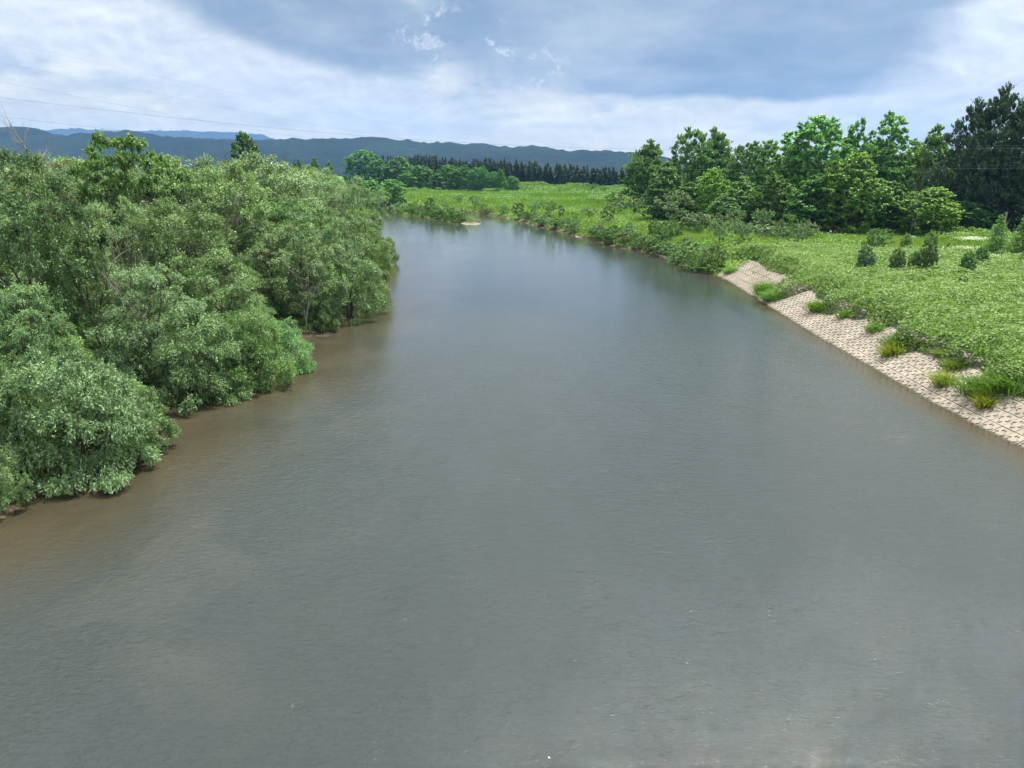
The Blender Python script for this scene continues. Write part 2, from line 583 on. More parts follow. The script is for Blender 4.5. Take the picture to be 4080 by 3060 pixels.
def build_water():
    xs = np.arange(-340, 60.1, 2.0)
    ys = np.concatenate([np.arange(-60, 130, 1.5), np.arange(130, 440, 3.0)])
    X, Y = np.meshgrid(xs, ys)
    x, y = X.ravel(), Y.ravel()
    d = -bank_dist(np.stack([x, y], 1))
    leftness = np.where((x < 2) & (y < 200), 1.0, 0.0)
    nx, ny = len(xs), len(ys)
    i = np.arange(ny - 1)[:, None] * nx
    j = np.arange(nx - 1)[None]
    F = np.stack([i + j, i + j + 1, i + nx + j + 1, i + nx + j], -1).reshape(-1, 4)
    keep = (d[F] > -6).any(1)
    # depth of the bed: shelving slowly on the left, steeply along the revetment
    dist_left = poly_sd(np.stack([x, y], 1), WATER)
    depth = np.where(x < 0, np.clip(d / 9.0, 0, 1), np.clip(d / 2.6, 0, 1))
    depth = np.clip(depth, 0, 1)
    m, t, out = new_mat('river_water')
    tc = t.node('ShaderNodeTexCoord')
    P = tc.outputs['Object']
    dep = t.node('ShaderNodeAttribute', attribute_name='depth').outputs['Fac']
    flow = t.node('ShaderNodeMapping', {'Vector': P, 'Scale': (1.0, 0.45, 1.0), 'Rotation': (0, 0, -0.12)}).outputs[0]
    big = t.noise(flow, 0.10, 5, 0.55, 0.8)
    med = t.noise(flow, 0.42, 4, 0.55, 1.0)
    dd = t.m('ADD', dep, t.m('MULTIPLY', t.m('SUBTRACT', med, 0.5), 0.35))
    deep = t.mix(t.smooth(big, 0.35, 0.65), (0.026, 0.032, 0.031, 1), (0.029, 0.035, 0.034, 1))
    shallow = t.mix(med, (0.028, 0.024, 0.014, 1), (0.056, 0.046, 0.028, 1))
    c = t.mix(t.smooth(dd, 0.15, 0.95), shallow, deep)
    # pale silt shoals that show through on the left
    sx = t.node('ShaderNodeSeparateXYZ', {0: P}).outputs
    lft = t.m('MULTIPLY', t.smooth(sx[0], -3.0, -9.0), t.smooth(t.noise(P, 0.16, 4, 0.5, 0.5), 0.50, 0.62))
    c = t.mix(t.m('MULTIPLY', lft, 0.15), c, (0.085, 0.074, 0.056, 1))
    # ripples: short wind waves, longer swirls, calm and ruffled patches
    mp = t.node('ShaderNodeMapping', {'Vector': P, 'Scale': (1.0, 1.7, 1.0), 'Rotation': (0, 0, 0.25)})
    r1 = t.noise(mp.outputs[0], 2.0, 4, 0.6, 0.9)
    r2 = t.noise(mp.outputs[0], 0.75, 3, 0.5, 0.9)
    r3 = t.noise(mp.outputs[0], 4.6, 4, 0.6, 0.6)
    patch = t.smooth(t.m('ADD', t.m('MULTIPLY', big, 0.6), t.m('MULTIPLY', med, 0.4)), 0.36, 0.62, 0.72, 1.15)
    h = t.m('ADD', t.m('MULTIPLY', r1, 0.042), t.m('MULTIPLY', r2, 0.022))
    h = t.m('ADD', h, t.m('MULTIPLY', r3, 0.033))
    h = t.m('MULTIPLY', h, patch)
    # ripple height fades upstream, shaped so the far water mirrors sky and trees
    h = t.m('MULTIPLY', h, t.smooth(t.node('ShaderNodeSeparateXYZ', {0: P}).outputs[1], 24.0, 78.0, 1.0, 0.17))
    b = t.node('ShaderNodeBump', {'Strength': 1.0, 'Distance': 1.0, 'Height': h})
    p = t.node('ShaderNodeBsdfPrincipled', {'Base Color': c, 'Roughness': 0.045, 'IOR': 1.33, 'Specular IOR Level': 0.5,
                                            'Normal': b.outputs[0]})
    t.l.new(p.outputs[0], out.inputs[0])
    me = mesh_np('river_water', np.stack([x, y, np.zeros_like(x)], 1), F[keep], m, smooth=True, attrs={'depth': depth})
    tag(put('river_water', me), kind='structure')


build_ground()
build_water()


# ------------------------------------------------------------------ hills
def hills(name, ridge, D, depth, jag, cols, mat, rows=22, seed=1, base_py=700):
    ridge = np.array(ridge, float)
    px = np.linspace(ridge[0, 0], ridge[-1, 0], cols)
    py = np.interp(px, ridge[:, 0], ridge[:, 1])
    xv = (px - 2040) / FPX
    c, s = math.cos(PITCH), math.sin(PITCH)
    yv = (1530 - py) / FPX
    f = c + yv * s
    X = xv / f * D
    Z = CAM_H + (-s + yv * c) / f * D
    V = []
    u = np.linspace(0, 1, rows)
    for k, uu in enumerate(u):
        # from the ridge (u=0) towards the viewer (u=1) and down
        yy = D - depth * uu + (vnoise(X + uu * depth * 0.7, X * 0 + uu * depth, 500, seed) - 0.5) * 260 * min(1, uu * 5)
        zz = Z * (1 - sm(uu, 0, 1) ** 0.8) * (1 + 0.22 * (vnoise(X, yy, 420, seed + 1) - 0.5) * min(1, uu * 4)) - 8 * uu
        zz = zz + (vnoise(X, yy, 26, seed + 3) ** 2 - 0.3) * jag + (vnoise(X, yy, 90, seed + 4) - 0.5) * jag * 1.3
        V.append(np.stack([X, yy, zz], 1))
    # far side
    V.insert(0, np.stack([X, np.full_like(X, D + depth * 0.5), Z * 0.2 - 10], 1))
    V = np.concatenate(V)
    n, rr = cols, rows + 1
    i = np.arange(rr - 1)[:, None] * n
    j = np.arange(n - 1)[None]
    F = np.stack([i + j, i + n + j, i + n + j + 1, i + j + 1], -1).reshape(-1, 4)
    tag(put(name, mesh_np(name, V, F, mat, smooth=False)), kind='structure')


m, t, out = new_mat('hill_forest')
P = t.node('ShaderNodeTexCoord').outputs['Object']
n1, n2 = t.noise(P, 0.0035, 5, 0.6), t.noise(P, 0.05, 4, 0.7)
c = t.mix(t.smooth(n1, 0.35, 0.65), (0.008, 0.016, 0.012, 1), (0.016, 0.028, 0.016, 1))
c = t.mix(t.smooth(n2, 0.3, 0.75), c, (0.006, 0.012, 0.009, 1))
p = t.node('ShaderNodeBsdfPrincipled', {'Base Color': c, 'Roughness': 1.0, 'Specular IOR Level': 0.0})
t.l.new(p.outputs[0], out.inputs[0])
M['hill'] = m
RIDGE = [(-400, 540), (-150, 524), (0, 520), (60, 513), (110, 510), (150, 511), (178, 521), (190, 541), (260, 540), (330, 544), (360, 537),
         (400, 544), (440, 534), (500, 531), (540, 527), (600, 535), (640, 545), (700, 549), (800, 549), (920, 557), (1060, 561),
         (1200, 556), (1300, 555), (1400, 552), (1480, 549), (1560, 552), (1640, 558), (1700, 569), (1725, 572), (1800, 569), (1900, 574),
         (2000, 588), (2040, 592), (2080, 588), (2120, 584), (2160, 590), (2230, 600), (2270, 604), (2310, 595), (2360, 600), (2420, 603),
         (2480, 606), (2520, 616), (2660, 640), (2700, 645), (3000, 655), (3500, 640), (4100, 650), (4600, 640)]
FAR_RIDGE = [(-300, 530), (60, 545), (150, 545), (190, 526), (215, 512), (340, 514), (500, 522), (600, 521), (680, 519), (760, 521),
             (800, 523), (860, 525), (920, 528), (1010, 532), (1040, 535), (1080, 549), (1140, 562), (1400, 590), (1800, 640)]
hills('hills', RIDGE, 3200, 1400, 9.0, 900, M['hill'], 26, 3)
hills('mountains', FAR_RIDGE, 8400, 1200, 10.0, 260, M['hill'], 10, 9)
# felled strip on the long hillside
q = [at_depth(1245, 596, 3050), at_depth(1300, 600, 3050), at_depth(1372, 609, 3050), at_depth(1372, 613, 3000), at_depth(1300, 604, 3000), at_depth(1245, 599, 3000)]

# ------------------------------------------------------------------ haze
hz = boxes([(0, 4550, 270, 12400, 9500, 548)])
m, t, out = new_mat('haze_air')
pv = t.node('ShaderNodeVolumePrincipled', {'Color': (0.20, 0.38, 0.72, 1), 'Density': 0.00010, 'Anisotropy': 0.1})
t.l.new(pv.outputs[0], out.inputs['Volume'])
tag(put('haze', mesh_np('haze', hz[0], hz[1], m)), kind='stuff')


# ------------------------------------------------------------------ trees
def crown_profile(kind, u):
    if kind == 'round':
        return np.sqrt(np.clip(1 - (2 * u - 0.9) ** 2 / 1.22, 0.02, 1))
    if kind == 'ovate':
        return np.clip(np.sin(math.pi * np.clip(u, 0, 1) ** 0.72) ** 0.8, 0.08, 1)
    if kind == 'umbrella':
        return 0.35 + 0.65 * sm(u, 0.0, 0.6) - 0.55 * sm(u, 0.72, 1.0)
    if kind == 'bush':
        return np.sqrt(np.clip(1 - u ** 2.1, 0.03, 1))
    if kind == 'column':
        return 0.55 + 0.45 * sm(u, 0, 0.3) - 0.75 * sm(u, 0.6, 1)
    return np.ones_like(u)


def make_tree(key, seed, H, R, prof, hb, nclump, cR, nleaf, L, W, mat, spray='out', stems=1, lean=0.0, limbs=6, tr=0.16, fill=0.25,
              flat=0.72, bare=0, bark='bark'):
    r = np.random.default_rng(seed)
    lines = []
    samples = []            # points branches can grow from, with radius
    ph = r.uniform(0, 6.28, 3)
    topz = H - cR * 0.6
    for s_ in range(stems):
        a0 = r.uniform(0, 6.28)
        off = np.array([math.cos(a0), math.sin(a0), 0]) * (0.25 if stems > 1 else 0)
        ln = np.array([math.cos(a0), math.sin(a0), 0]) * (lean * H if stems == 1 else r.uniform(0.25, 0.6) * R)
        top = off + ln + np.array([0, 0, H * r.uniform(0.68, 0.8)])
        pts = bez(off, off + np.array([ln[0] * 0.2, ln[1] * 0.2, H * 0.4]), top, 9)
        pts[1:-1] += r.normal(0, 0.012 * H, (7, 3)) * np.array([1, 1, 0.2])
        pts[0, 2] -= 0.4
        rad = np.linspace(tr, tr * 0.22, 9) * (1.0 if stems == 1 else 0.7)
        rad[0] *= 1.3
        lines.append((pts, rad))
        lo = 2 if prof != 'bush' else 1
        for k in range(lo, 9):
            samples.append((pts[k], rad[k]))
    nb = len(samples)
    for k in range(limbs):
        a = k * 2.4 + r.uniform(-0.4, 0.4)
        u = r.uniform(0.25, 0.8)
        zc = H * hb + (topz - H * hb) * u
        rr = R * crown_profile(prof, np.array([u]))[0] * r.uniform(0.5, 0.75)
        tgt = np.array([math.cos(a) * rr, math.sin(a) * rr, zc])
        st, sr = samples[r.integers(0, max(1, nb - 2))]
        for q_ in range(20):
            if st[2] < zc - rr * 0.3:
                break
            st, sr = samples[r.integers(0, max(1, nb - 2))]
        mid = (st + tgt) / 2 + np.array([0, 0, (-0.10 if prof != 'umbrella' else 0.05) * rr]) + r.normal(0, 0.05 * R, 3)
        pts = bez(st, mid, tgt, 7)
        pts[1:-1] += r.normal(0, 0.02 * R, (5, 3))
        rad = np.linspace(min(sr * 0.7, tr * 0.5), tr * 0.12, 7)
        lines.append((pts, rad))
        for k2 in range(2, 7):
            samples.append((pts[k2], rad[k2]))
    SP = np.array([s_[0] for s_ in samples])
    SR = np.array([s_[1] for s_ in samples])
    # clumps, spread evenly by best-candidate sampling
    C = []
    for k in range(nclump):
        best, bd = None, -1
        for q_ in range(7):
            u = r.uniform(0, 1) ** (0.85)
            a = r.uniform(0, 6.28)
            lob = 1 + 0.16 * math.sin(2 * a + ph[0]) + 0.13 * math.sin(3 * a + ph[1]) + 0.12 * math.sin(5 * u * 2 + ph[2] + a)
            rr = R * crown_profile(prof, np.array([u]))[0] * lob * (r.uniform(0.80, 1.05) if r.random() > fill else r.uniform(0.2, 0.8))
            c_ = np.array([math.cos(a) * rr, math.sin(a) * rr, H * hb + (topz - H * hb) * u])
            if prof == 'bush':
                c_[2] = max(c_[2], cR * 0.35)
            dd = min([np.linalg.norm(c_ - x) for x in C], default=9)
            if dd > bd:
                best, bd = c_, dd
        C.append(best)
    C = np.array(C)
    trunk_xy = np.array([np.interp(z, lines[0][0][:, 2], lines[0][0][:, i]) for i in (0, 1) for z in C[:, 2]]).reshape(2, -1).T
    if stems == 1 and lean:
        C[:, :2] += trunk_xy * 0.9
    VV, FF, TT = [], [], []
    off = 0
    nspr = max(8, int(nleaf / 26))
    for ci, c_ in enumerate(C):
        dd = np.linalg.norm(SP - c_, axis=1) + np.maximum(0, SP[:, 2] - c_[2]) * 1.2
        k = int(np.argmin(dd))
        mid = (SP[k] + c_) / 2 + np.array([0, 0, -0.08 * dd[k]]) + r.normal(0, 0.06 * dd[k], 3)
        pts = bez(SP[k], mid, c_, 5)
        lines.append((pts, np.linspace(max(0.012, SR[k] * 0.5), max(0.008, tr * 0.04), 5)))
        if ci < bare:
            # leafless spray of dead twigs
            for q_ in range(9):
                e = c_ + norm(r.normal(0, 1, 3) + (c_ - [0, 0, H * .5]) / H * 1.5) * cR * r.uniform(0.8, 1.8)
                lines.append((bez(c_, (c_ + e) / 2 + r.normal(0, .12 * cR, 3), e, 4), np.linspace(0.014, 0.005, 4)))
            continue
        rc = cR * r.uniform(0.7, 1.25)
        n = int(nleaf * r.uniform(0.8, 1.2) * (rc / cR) ** 1.5)
        outw = norm(np.array([c_[0], c_[1], (c_[2] - H * 0.45) * 0.6]) + 1e-3)
        sd_ = r.normal(0, 1, (nspr, 3)) + outw * 0.55 + np.array([0, 0, 0.35 if spray != 'up' else 1.6])
        if spray == 'droop':
            sd_ = r.normal(0, 1, (nspr, 3)) * [1, 1, 0.5] + outw * 0.9 + [0, 0, 0.15]
        sd_ = norm(sd_)
        sl = rc * r.uniform(0.65, 1.15, nspr)
        if spray == 'up':
            sl = sl * 1.25
        g = r.integers(0, nspr, n)
        u = r.uniform(0.10, 1.0, n) ** 0.5
        P_ = c_ + sd_[g] * (sl[g] * u)[:, None] * np.array([1, 1, flat if spray != 'up' else 1.0])
        if spray == 'droop':
            P_[:, 2] -= 0.35 * rc * u ** 2
        P_ += r.normal(0, 0.085 * rc, (n, 3))
        if prof == 'bush':
            P_[:, 2] = np.abs(P_[:, 2] - 0.05) + 0.05
        D_ = sd_[g] * 0.8 + r.normal(0, 0.55, (n, 3)) + [0, 0, -0.15 if spray != 'up' else 0.5]
        N_ = r.normal(0, 0.38, (n, 3)) + [0, 0, 0.50] + outw * 0.25 + sd_[g] * 0.75
        s_ = r.uniform(0.7, 1.25, n)
        v, f = leaf_quads(P_, D_, N_, L * s_, W * s_)
        VV.append(v)
        FF.append(f + off)
        off += len(v)
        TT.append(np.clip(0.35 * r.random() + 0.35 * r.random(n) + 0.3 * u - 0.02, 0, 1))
    if nleaf and VV:
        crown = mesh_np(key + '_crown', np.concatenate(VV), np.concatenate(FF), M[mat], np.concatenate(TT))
    else:
        crown = None
    tv, tf = tubes(lines, 5)
    trunk = mesh_np(key + '_trunk', tv, tf, M[bark], smooth=True)
    return dict(H=H, R=R + cR * 0.7, trunk=trunk, crown=crown)


def make_conifer(key, seed, H, R, lev, per, L, W, mat='needle', droop=0.25, hb=0.08, gap=0.0):
    r = np.random.default_rng(seed)
    lines = [(np.array([[0, 0, -0.3], [0, 0, H * 0.5], [0.05, 0, H * 0.97]]), np.array([H * 0.014, H * 0.009, 0.02]))]
    VV, FF, TT, off = [], [], [], 0
    for k in range(lev):
        u = (k + r.uniform(-.3, .3)) / lev
        z = H * (hb + (1 - hb) * u)
        rad = R * (1 - u) ** 0.85 * r.uniform(0.8, 1.12) + 0.12
        nb = max(4, int(per * (1 - u * 0.6)))
        for b in range(nb):
            if r.random() < gap:
                continue
            a = r.uniform(0, 6.28)
            rr = rad * r.uniform(0.75, 1.1)
            n = max(4, int(5 + rr / L * 4.0))
            tt = r.uniform(0.1, 1, n) ** 0.7
            dv = np.array([math.cos(a), math.sin(a), 0])
            sd_ = np.array([-dv[1], dv[0], 0])
            P_ = dv * (rr * tt)[:, None] + sd_ * (r.normal(0, 0.16, n) * rr * 0.8)[:, None]
            P_[:, 2] = z - droop * rr * tt ** 1.4 + 0.10 * rr * sm(tt, 0.7, 1) + r.normal(0, 0.05 * rr + 0.04, n)
            D_ = dv + r.normal(0, 0.45, (n, 3)) + [0, 0, -droop]
            N_ = r.normal(0, 0.4, (n, 3)) + [0, 0, 1]
            s_ = r.uniform(0.7, 1.2, n)
            v, f = leaf_quads(P_, D_, N_, L * s_, W * s_)
            VV.append(v); FF.append(f + off); off += len(v)
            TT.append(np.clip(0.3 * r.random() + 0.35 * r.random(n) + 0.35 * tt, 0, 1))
            if b % 3 == 0:
                lines.append((np.array([[0, 0, z], [dv[0] * rr * .9, dv[1] * rr * .9, z - droop * rr * .8]]), np.array([0.03, 0.01])))
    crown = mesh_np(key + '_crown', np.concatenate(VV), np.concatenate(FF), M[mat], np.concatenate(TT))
    tv, tf = tubes(lines, 5)
    return dict(H=H, R=R, trunk=mesh_np(key + '_trunk', tv, tf, M['bark'], smooth=True), crown=crown)


def make_bare(key, seed, H, R, mat='deadwood', depth=4, tr=0.10, twigs=3):
    r = np.random.default_rng(seed)
    lines = []

    def grow(p, d, ln, rad, lv):
        n = 5
        pts = [p]
        for _ in range(n - 1):
            d = norm(d + r.normal(0, 0.16, 3) + [0, 0, 0.05])
            pts.append(pts[-1] + d * ln / (n - 1))
        pts = np.array(pts)
        lines.append((pts, np.linspace(rad, rad * 0.45, n)))
        if lv == 0:
            return
        for k in range(twigs + (lv > 2)):
            i = r.integers(1, n)
            a = norm(d * 0.75 + r.normal(0, 0.75, 3) + [0, 0, 0.3])
            grow(pts[i], a, ln * r.uniform(0.45, 0.72), rad * 0.5, lv - 1)
    grow(np.array([0, 0, -0.3]), np.array([r.normal(0, .08), r.normal(0, .08), 1.0]), H * 0.62, tr, depth)
    tv, tf = tubes(lines, 4)
    s_ = H / tv[:, 2].max()
    tv *= s_
    n0 = 5 * 4
    # first tube is the trunk, the rest the branches
    nf = 4 * 4
    trunk = mesh_np(key + '_trunk', tv[:n0], tf[:nf], M[mat], smooth=True)
    br = mesh_np(key + '_branches', tv[n0:], tf[nf:] - n0, M[mat], smooth=True)
    return dict(H=H, R=float(np.abs(tv[:, :2]).max()), trunk=trunk, crown=None, branches=br)


K = {}
# near willows on the left bank
K['willow_a'] = make_tree('willow_a', 11, 12, 4.2, 'round', 0.20, 50, 1.35, 700, 0.23, 0.085, 'willow', 'droop', lean=0.10, limbs=8, tr=0.20, bare=4)
K['willow_b'] = make_tree('willow_b', 12, 12, 3.9, 'umbrella', 0.30, 44, 1.35, 720, 0.23, 0.088, 'willow', 'out', lean=0.22, limbs=8, tr=0.19, bare=8)
K['willow_c'] = make_tree('willow_c', 13, 11, 4.4, 'bush', 0.03, 64, 1.35, 660, 0.23, 0.082, 'willow', 'droop', stems=3, limbs=7, tr=0.18, bare=3)
K['willow_d'] = make_tree('willow_d', 14, 12, 4.0, 'ovate', 0.16, 48, 1.3, 700, 0.23, 0.085, 'willow', 'out', lean=0.05, limbs=8, tr=0.18, bare=12)
K['bush_a'] = make_tree('bush_a', 21, 5.2, 3.1, 'bush', 0.02, 50, 1.05, 780, 0.19, 0.062, 'willow', 'droop', stems=5, limbs=8, tr=0.08, fill=0.2)
K['bush_b'] = make_tree('bush_b', 22, 4.6, 3.2, 'bush', 0.02, 46, 1.0, 780, 0.18, 0.062, 'willow', 'out', stems=5, limbs=8, tr=0.07, fill=0.2, bare=2)
K['umbrella'] = make_tree('umbrella', 25, 15, 5.4, 'umbrella', 0.36, 78, 1.3, 420, 0.34, 0.17, 'green', 'out', lean=0.05, limbs=9, tr=0.24, flat=0.5)
# middle and far trees
K['maple_a'] = make_tree('maple_a', 31, 20, 5.4, 'round', 0.07, 135, 1.6, 240, 0.50, 0.34, 'green', 'out', limbs=12, tr=0.32, fill=0.15)
K['maple_b'] = make_tree('maple_b', 32, 20, 5.0, 'ovate', 0.04, 130, 1.6, 240, 0.50, 0.34, 'green', 'out', limbs=12, tr=0.30, fill=0.15)
K['poplar_a'] = make_tree('poplar_a', 33, 20, 4.3, 'ovate', 0.05, 140, 1.35, 240, 0.52, 0.22, 'green', 'up', limbs=10, tr=0.26, fill=0.3)
K['poplar_b'] = make_tree('poplar_b', 34, 20, 4.8, 'round', 0.06, 140, 1.35, 240, 0.52, 0.22, 'green', 'up', limbs=10, tr=0.26, fill=0.3)
K['open_a'] = make_tree('open_a', 35, 20, 4.4, 'column', 0.18, 84, 1.4, 240, 0.50, 0.32, 'green', 'out', limbs=10, tr=0.26)
K['dark_a'] = make_tree('dark_a', 36, 24, 6.0, 'ovate', 0.02, 190, 1.6, 220, 0.56, 0.22, 'dark', 'up', limbs=14, tr=0.40, fill=0.3)
K['small_a'] = make_tree('small_a', 41, 5, 2.0, 'round', 0.25, 34, 0.62, 210, 0.24, 0.12, 'green', 'out', stems=2, limbs=6, tr=0.08)
K['small_b'] = make_tree('small_b', 42, 5, 2.2, 'umbrella', 0.34, 30, 0.66, 210, 0.25, 0.11, 'willow', 'out', lean=0.15, limbs=6, tr=0.09, bare=3)
K['shrub_a'] = make_tree('shrub_a', 43, 2.4, 1.9, 'bush', 0.08, 34, 0.55, 210, 0.20, 0.10, 'willow', 'out', stems=4, limbs=5, tr=0.035)
K['shrub_b'] = make_tree('shrub_b', 44, 2.6, 1.8, 'bush', 0.08, 36, 0.55, 210, 0.20, 0.10, 'green', 'out', stems=4, limbs=5, tr=0.035)
K['sapling'] = make_tree('sapling', 45, 4.2, 1.25, 'round', 0.08, 62, 0.52, 260, 0.22, 0.080, 'willow', 'out', stems=3, limbs=5, tr=0.04)
K['fir_a'] = make_conifer('fir_a', 51, 16, 2.7, 32, 14, 0.80, 0.32)
K['fir_b'] = make_conifer('fir_b', 52, 16, 2.3, 30, 13, 0.80, 0.32, gap=0.06)
K['yew'] = make_conifer('yew', 53, 6, 2.5, 20, 16, 0.30, 0.10, 'green', droop=0.05)
K['bare_a'] = make_bare('bare_a', 61, 6, 2.5)
K['bare_b'] = make_bare('bare_b', 62, 10, 3.0, depth=4, tr=0.12)


def plant(kind, name, x, y, H, W, label, cat, group=None, tint=(1, 1, 1), rot=None, z=None):
    k = K[kind]
    e = bpy.data.objects.new(name, None)
    e.empty_display_size = 0.5
    COL.objects.link(e)
    s_h = H / k['H']
    s_w = (W * 0.5) / k['R'] if W else s_h
    e.location = (x, y, (gz(x, y) if z is None else z))
    e.rotation_euler = (0, 0, random.uniform(0, 6.28) if rot is None else rot)
    e.scale = (s_w, s_w, s_h)
    tag(e, label, cat, group)
    tr = put('trunk' if H > 3 else 'stem', k['trunk'], e)
    if k.get('branches'):
        put('branches', k['branches'], e)
    if k['crown']:
        c = put('crown' if H > 3 else 'foliage', k['crown'], e)
        c.color = (*tint, 1)
    return e


def plant_px(kind, name, px, pyb, pyt, wpx, label, cat, group=None, tint=(1, 1, 1), depth=None, rot=None):
    """stand a plant where the photograph shows its foot; its height and width in metres follow from the distance"""
    if depth is None:
        x, y, z = on_ground(px, pyb)
    else:
        p_ = at_depth(px, pyb, depth)
        x, y = p_[0], p_[1]
        z = gz(x, y)
    top = at_depth(px, pyt, y)[2]
    W = wpx / FPX * (y / math.cos(PITCH)) * 1.0
    return plant(kind, name, x, y, max(0.6, top - z), W, label, cat, group, tint, rot)


# ---- LEFT BANK: the willows and bushes that stand out, one by one
LEFT = [
    # kind, px, py foot, py top, width px, label, tint
    ('bush_a', 330, 1880, 1330, 560, 'big rounded grey green willow bush leaning over the brown shallows, lowest left', (1.0, 1.05, 1.0)),
    ('bush_b', 520, 1810, 1520, 330, 'smaller willow bush hanging over the water beside the sandy spit', (1.0, 1.05, 1.0)),
    ('bush_b', -60, 2040, 1700, 330, 'willow bush cut by the left edge, nearest to the bottom corner', (1.1, 1.15, 1.05)),
    ('bush_a', 60, 1850, 1370, 380, 'grey green willow bush at the left edge behind the big rounded one', (1.0, 1.08, 0.95)),
    ('bush_a', 800, 1590, 1180, 420, 'broad willow bush with dead twigs above the muddy bank', (0.98, 1.05, 0.92)),
    ('bush_b', 1010, 1540, 1220, 350, 'light green willow bush reaching out over the water in mid bank', (1.05, 1.22, 0.95)),
    ('bush_a', 1140, 1470, 1250, 250, 'bright green willow bush on the point of the bank', (1.02, 1.28, 0.85)),
    ('bush_b', 1290, 1315, 1180, 160, 'low pale willow spreading flat on the water beyond the point', (1.05, 1.15, 1.0)),
    ('willow_c', 1395, 1265, 810, 320, 'tall dark bank willow rising straight from the water at the bend', (0.92, 1.0, 0.85)),
    ('willow_a', 1230, 1290, 860, 330, 'willow with dead tangled twigs beside the dark bank willow', (1.0, 1.05, 0.9)),
    ('bush_a', 1490, 1060, 900, 150, 'yellow green bush at the far tip of the left bank', (1.2, 1.35, 0.8)),
    ('willow_c', 1455, 1130, 800, 230, 'rounded willow behind the tall dark one along the bend', (1.0, 1.15, 0.85)),
    ('bush_b', 1545, 1050, 940, 90, 'brownish low bush dipping into the river at the bank end', (1.15, 1.1, 0.85)),
    ('willow_d', 1440, 1010, 700, 200, 'leaning willow that stretches over the river where it narrows', (1.0, 1.05, 0.9)),
    ('willow_b', 1500, 960, 760, 150, 'slanting willow with a dead limb hanging over the far water', (1.0, 1.05, 0.95)),
]
for kd, px, pb, pt, wp, lab, tn in LEFT:
    plant_px(kd, 'willow_bush' if kd.startswith('bush') else 'willow_tree', px, pb, pt, wp, lab,
             'bush' if kd.startswith('bush') else 'tree', 'willows and bushes along the left bank', tn)
LEFT2 = [
    # interior and landmark trees, given with an explicit distance
    ('willow_a', 5, 40, 520, 520, 'tall dark willow at the left edge, its top against the blue hills', (0.45, 0.58, 0.45)),
    ('willow_c', 60, 36, 1080, 380, 'leafy green tree at the left edge under the tall dark willow', (1.0, 1.08, 0.85)),
    ('umbrella', 460, 62, 532, 380, 'flat topped tree with large bright leaves standing above the left wood', (1.05, 1.12, 0.9)),
    ('maple_a', 975, 150, 530, 150, 'dark round tree rising above the left wood before the long hill', (0.6, 0.8, 0.6)),
    ('willow_b', 330, 44, 800, 420, 'tall open willow with a long forked dark trunk in the left wood', (0.95, 1.05, 0.9)),
    ('willow_c', 430, 50, 740, 420, 'bushy willow standing in front of the flat topped tree', (1.0, 1.05, 0.9)),
    ('willow_b', 640, 52, 790, 380, 'willow with a wide pale crown in the middle of the left wood', (1.05, 1.1, 1.0)),
    ('willow_c', 560, 41, 1010, 420, 'willow with a drooping silvery crown behind the bank bushes', (1.1, 1.1, 1.1)),
    ('willow_a', 860, 48, 960, 400, 'willow with curved dead boughs behind the muddy bank', (1.0, 1.08, 0.9)),
    ('willow_d', 1050, 60, 880, 330, 'willow with tangled bare branches behind the light bush', (1.0, 1.05, 0.95)),
]
for kd, px, Y, pt, wp, lab, tn in LEFT2:
    p_ = at_depth(px, pt, Y)
    W = wp / FPX * Y
    x, y = p_[0], Y
    plant(kd, 'tree' if kd in ('umbrella', 'maple_a') else 'willow_tree', x, y, p_[2] - gz(x, y), W, lab, 'tree',
          'trees standing out of the left wood', tn)

# the wood behind them: canopy height grows away from the bank
placed = [np.array([o.location.x, o.location.y]) for o in COL.objects if o.get('group') in
          ('willows and bushes along the left bank', 'trees standing out of the left wood')]
r2 = np.random.default_rng(5)
n_wood = 0
for tries in range(6000):
    y = 28 + 215 * r2.random() ** 0.9
    x = -(8 + r2.random() * (0.72 * y + 12))
    d = float(bank_dist(np.array([[x, y]]))[0])
    if d < 2.5 or not bool(is_left(np.array([x]), np.array([y]))[0]):
        continue
    p_ = np.array([x, y])
    gap = 4.2 + 0.013 * y
    if min((np.linalg.norm(p_ - q_) for q_ in placed), default=99) < gap:
        continue
    if y < 38 and x > -24:
        continue
    placed.append(p_)
    H = min(5.5 + d * 0.55, 10.8) * r2.uniform(0.72, 1.2)
    if y < 60:
        H = min(H, 8.6)
    kd = ['willow_a', 'willow_b', 'willow_c', 'willow_d'][int(r2.integers(0, 4))]
    g = r2.uniform(0, 1)
    tn = (0.88 + 0.3 * g, 0.98 + 0.22 * r2.random(), 0.72 + 0.35 * r2.random())
    shp = {'willow_a': 'drooping', 'willow_b': 'flat spreading', 'willow_c': 'bushy', 'willow_d': 'oval'}[kd]
    hue = 'yellow green' if tn[0] > 1.08 else ('grey green' if tn[2] > 0.9 else 'deep green')
    where = ('in the front of the left wood' if y < 60 else 'in the mid left wood' if y < 110 else
             'in the left wood near the bend' if d < 22 else 'far back in the left wood')
    plant(kd, 'willow_tree', x, y, H, H * r2.uniform(0.78, 1.05), '%s %s willow %s%s' % (shp, hue, where, ', by the water' if d < 7 else ''), 'tree',
          'willows crowding the wood on the left bank', tn)
    n_wood += 1
    if n_wood > 230:
        break
r6 = np.random.default_rng(91)
fb = []
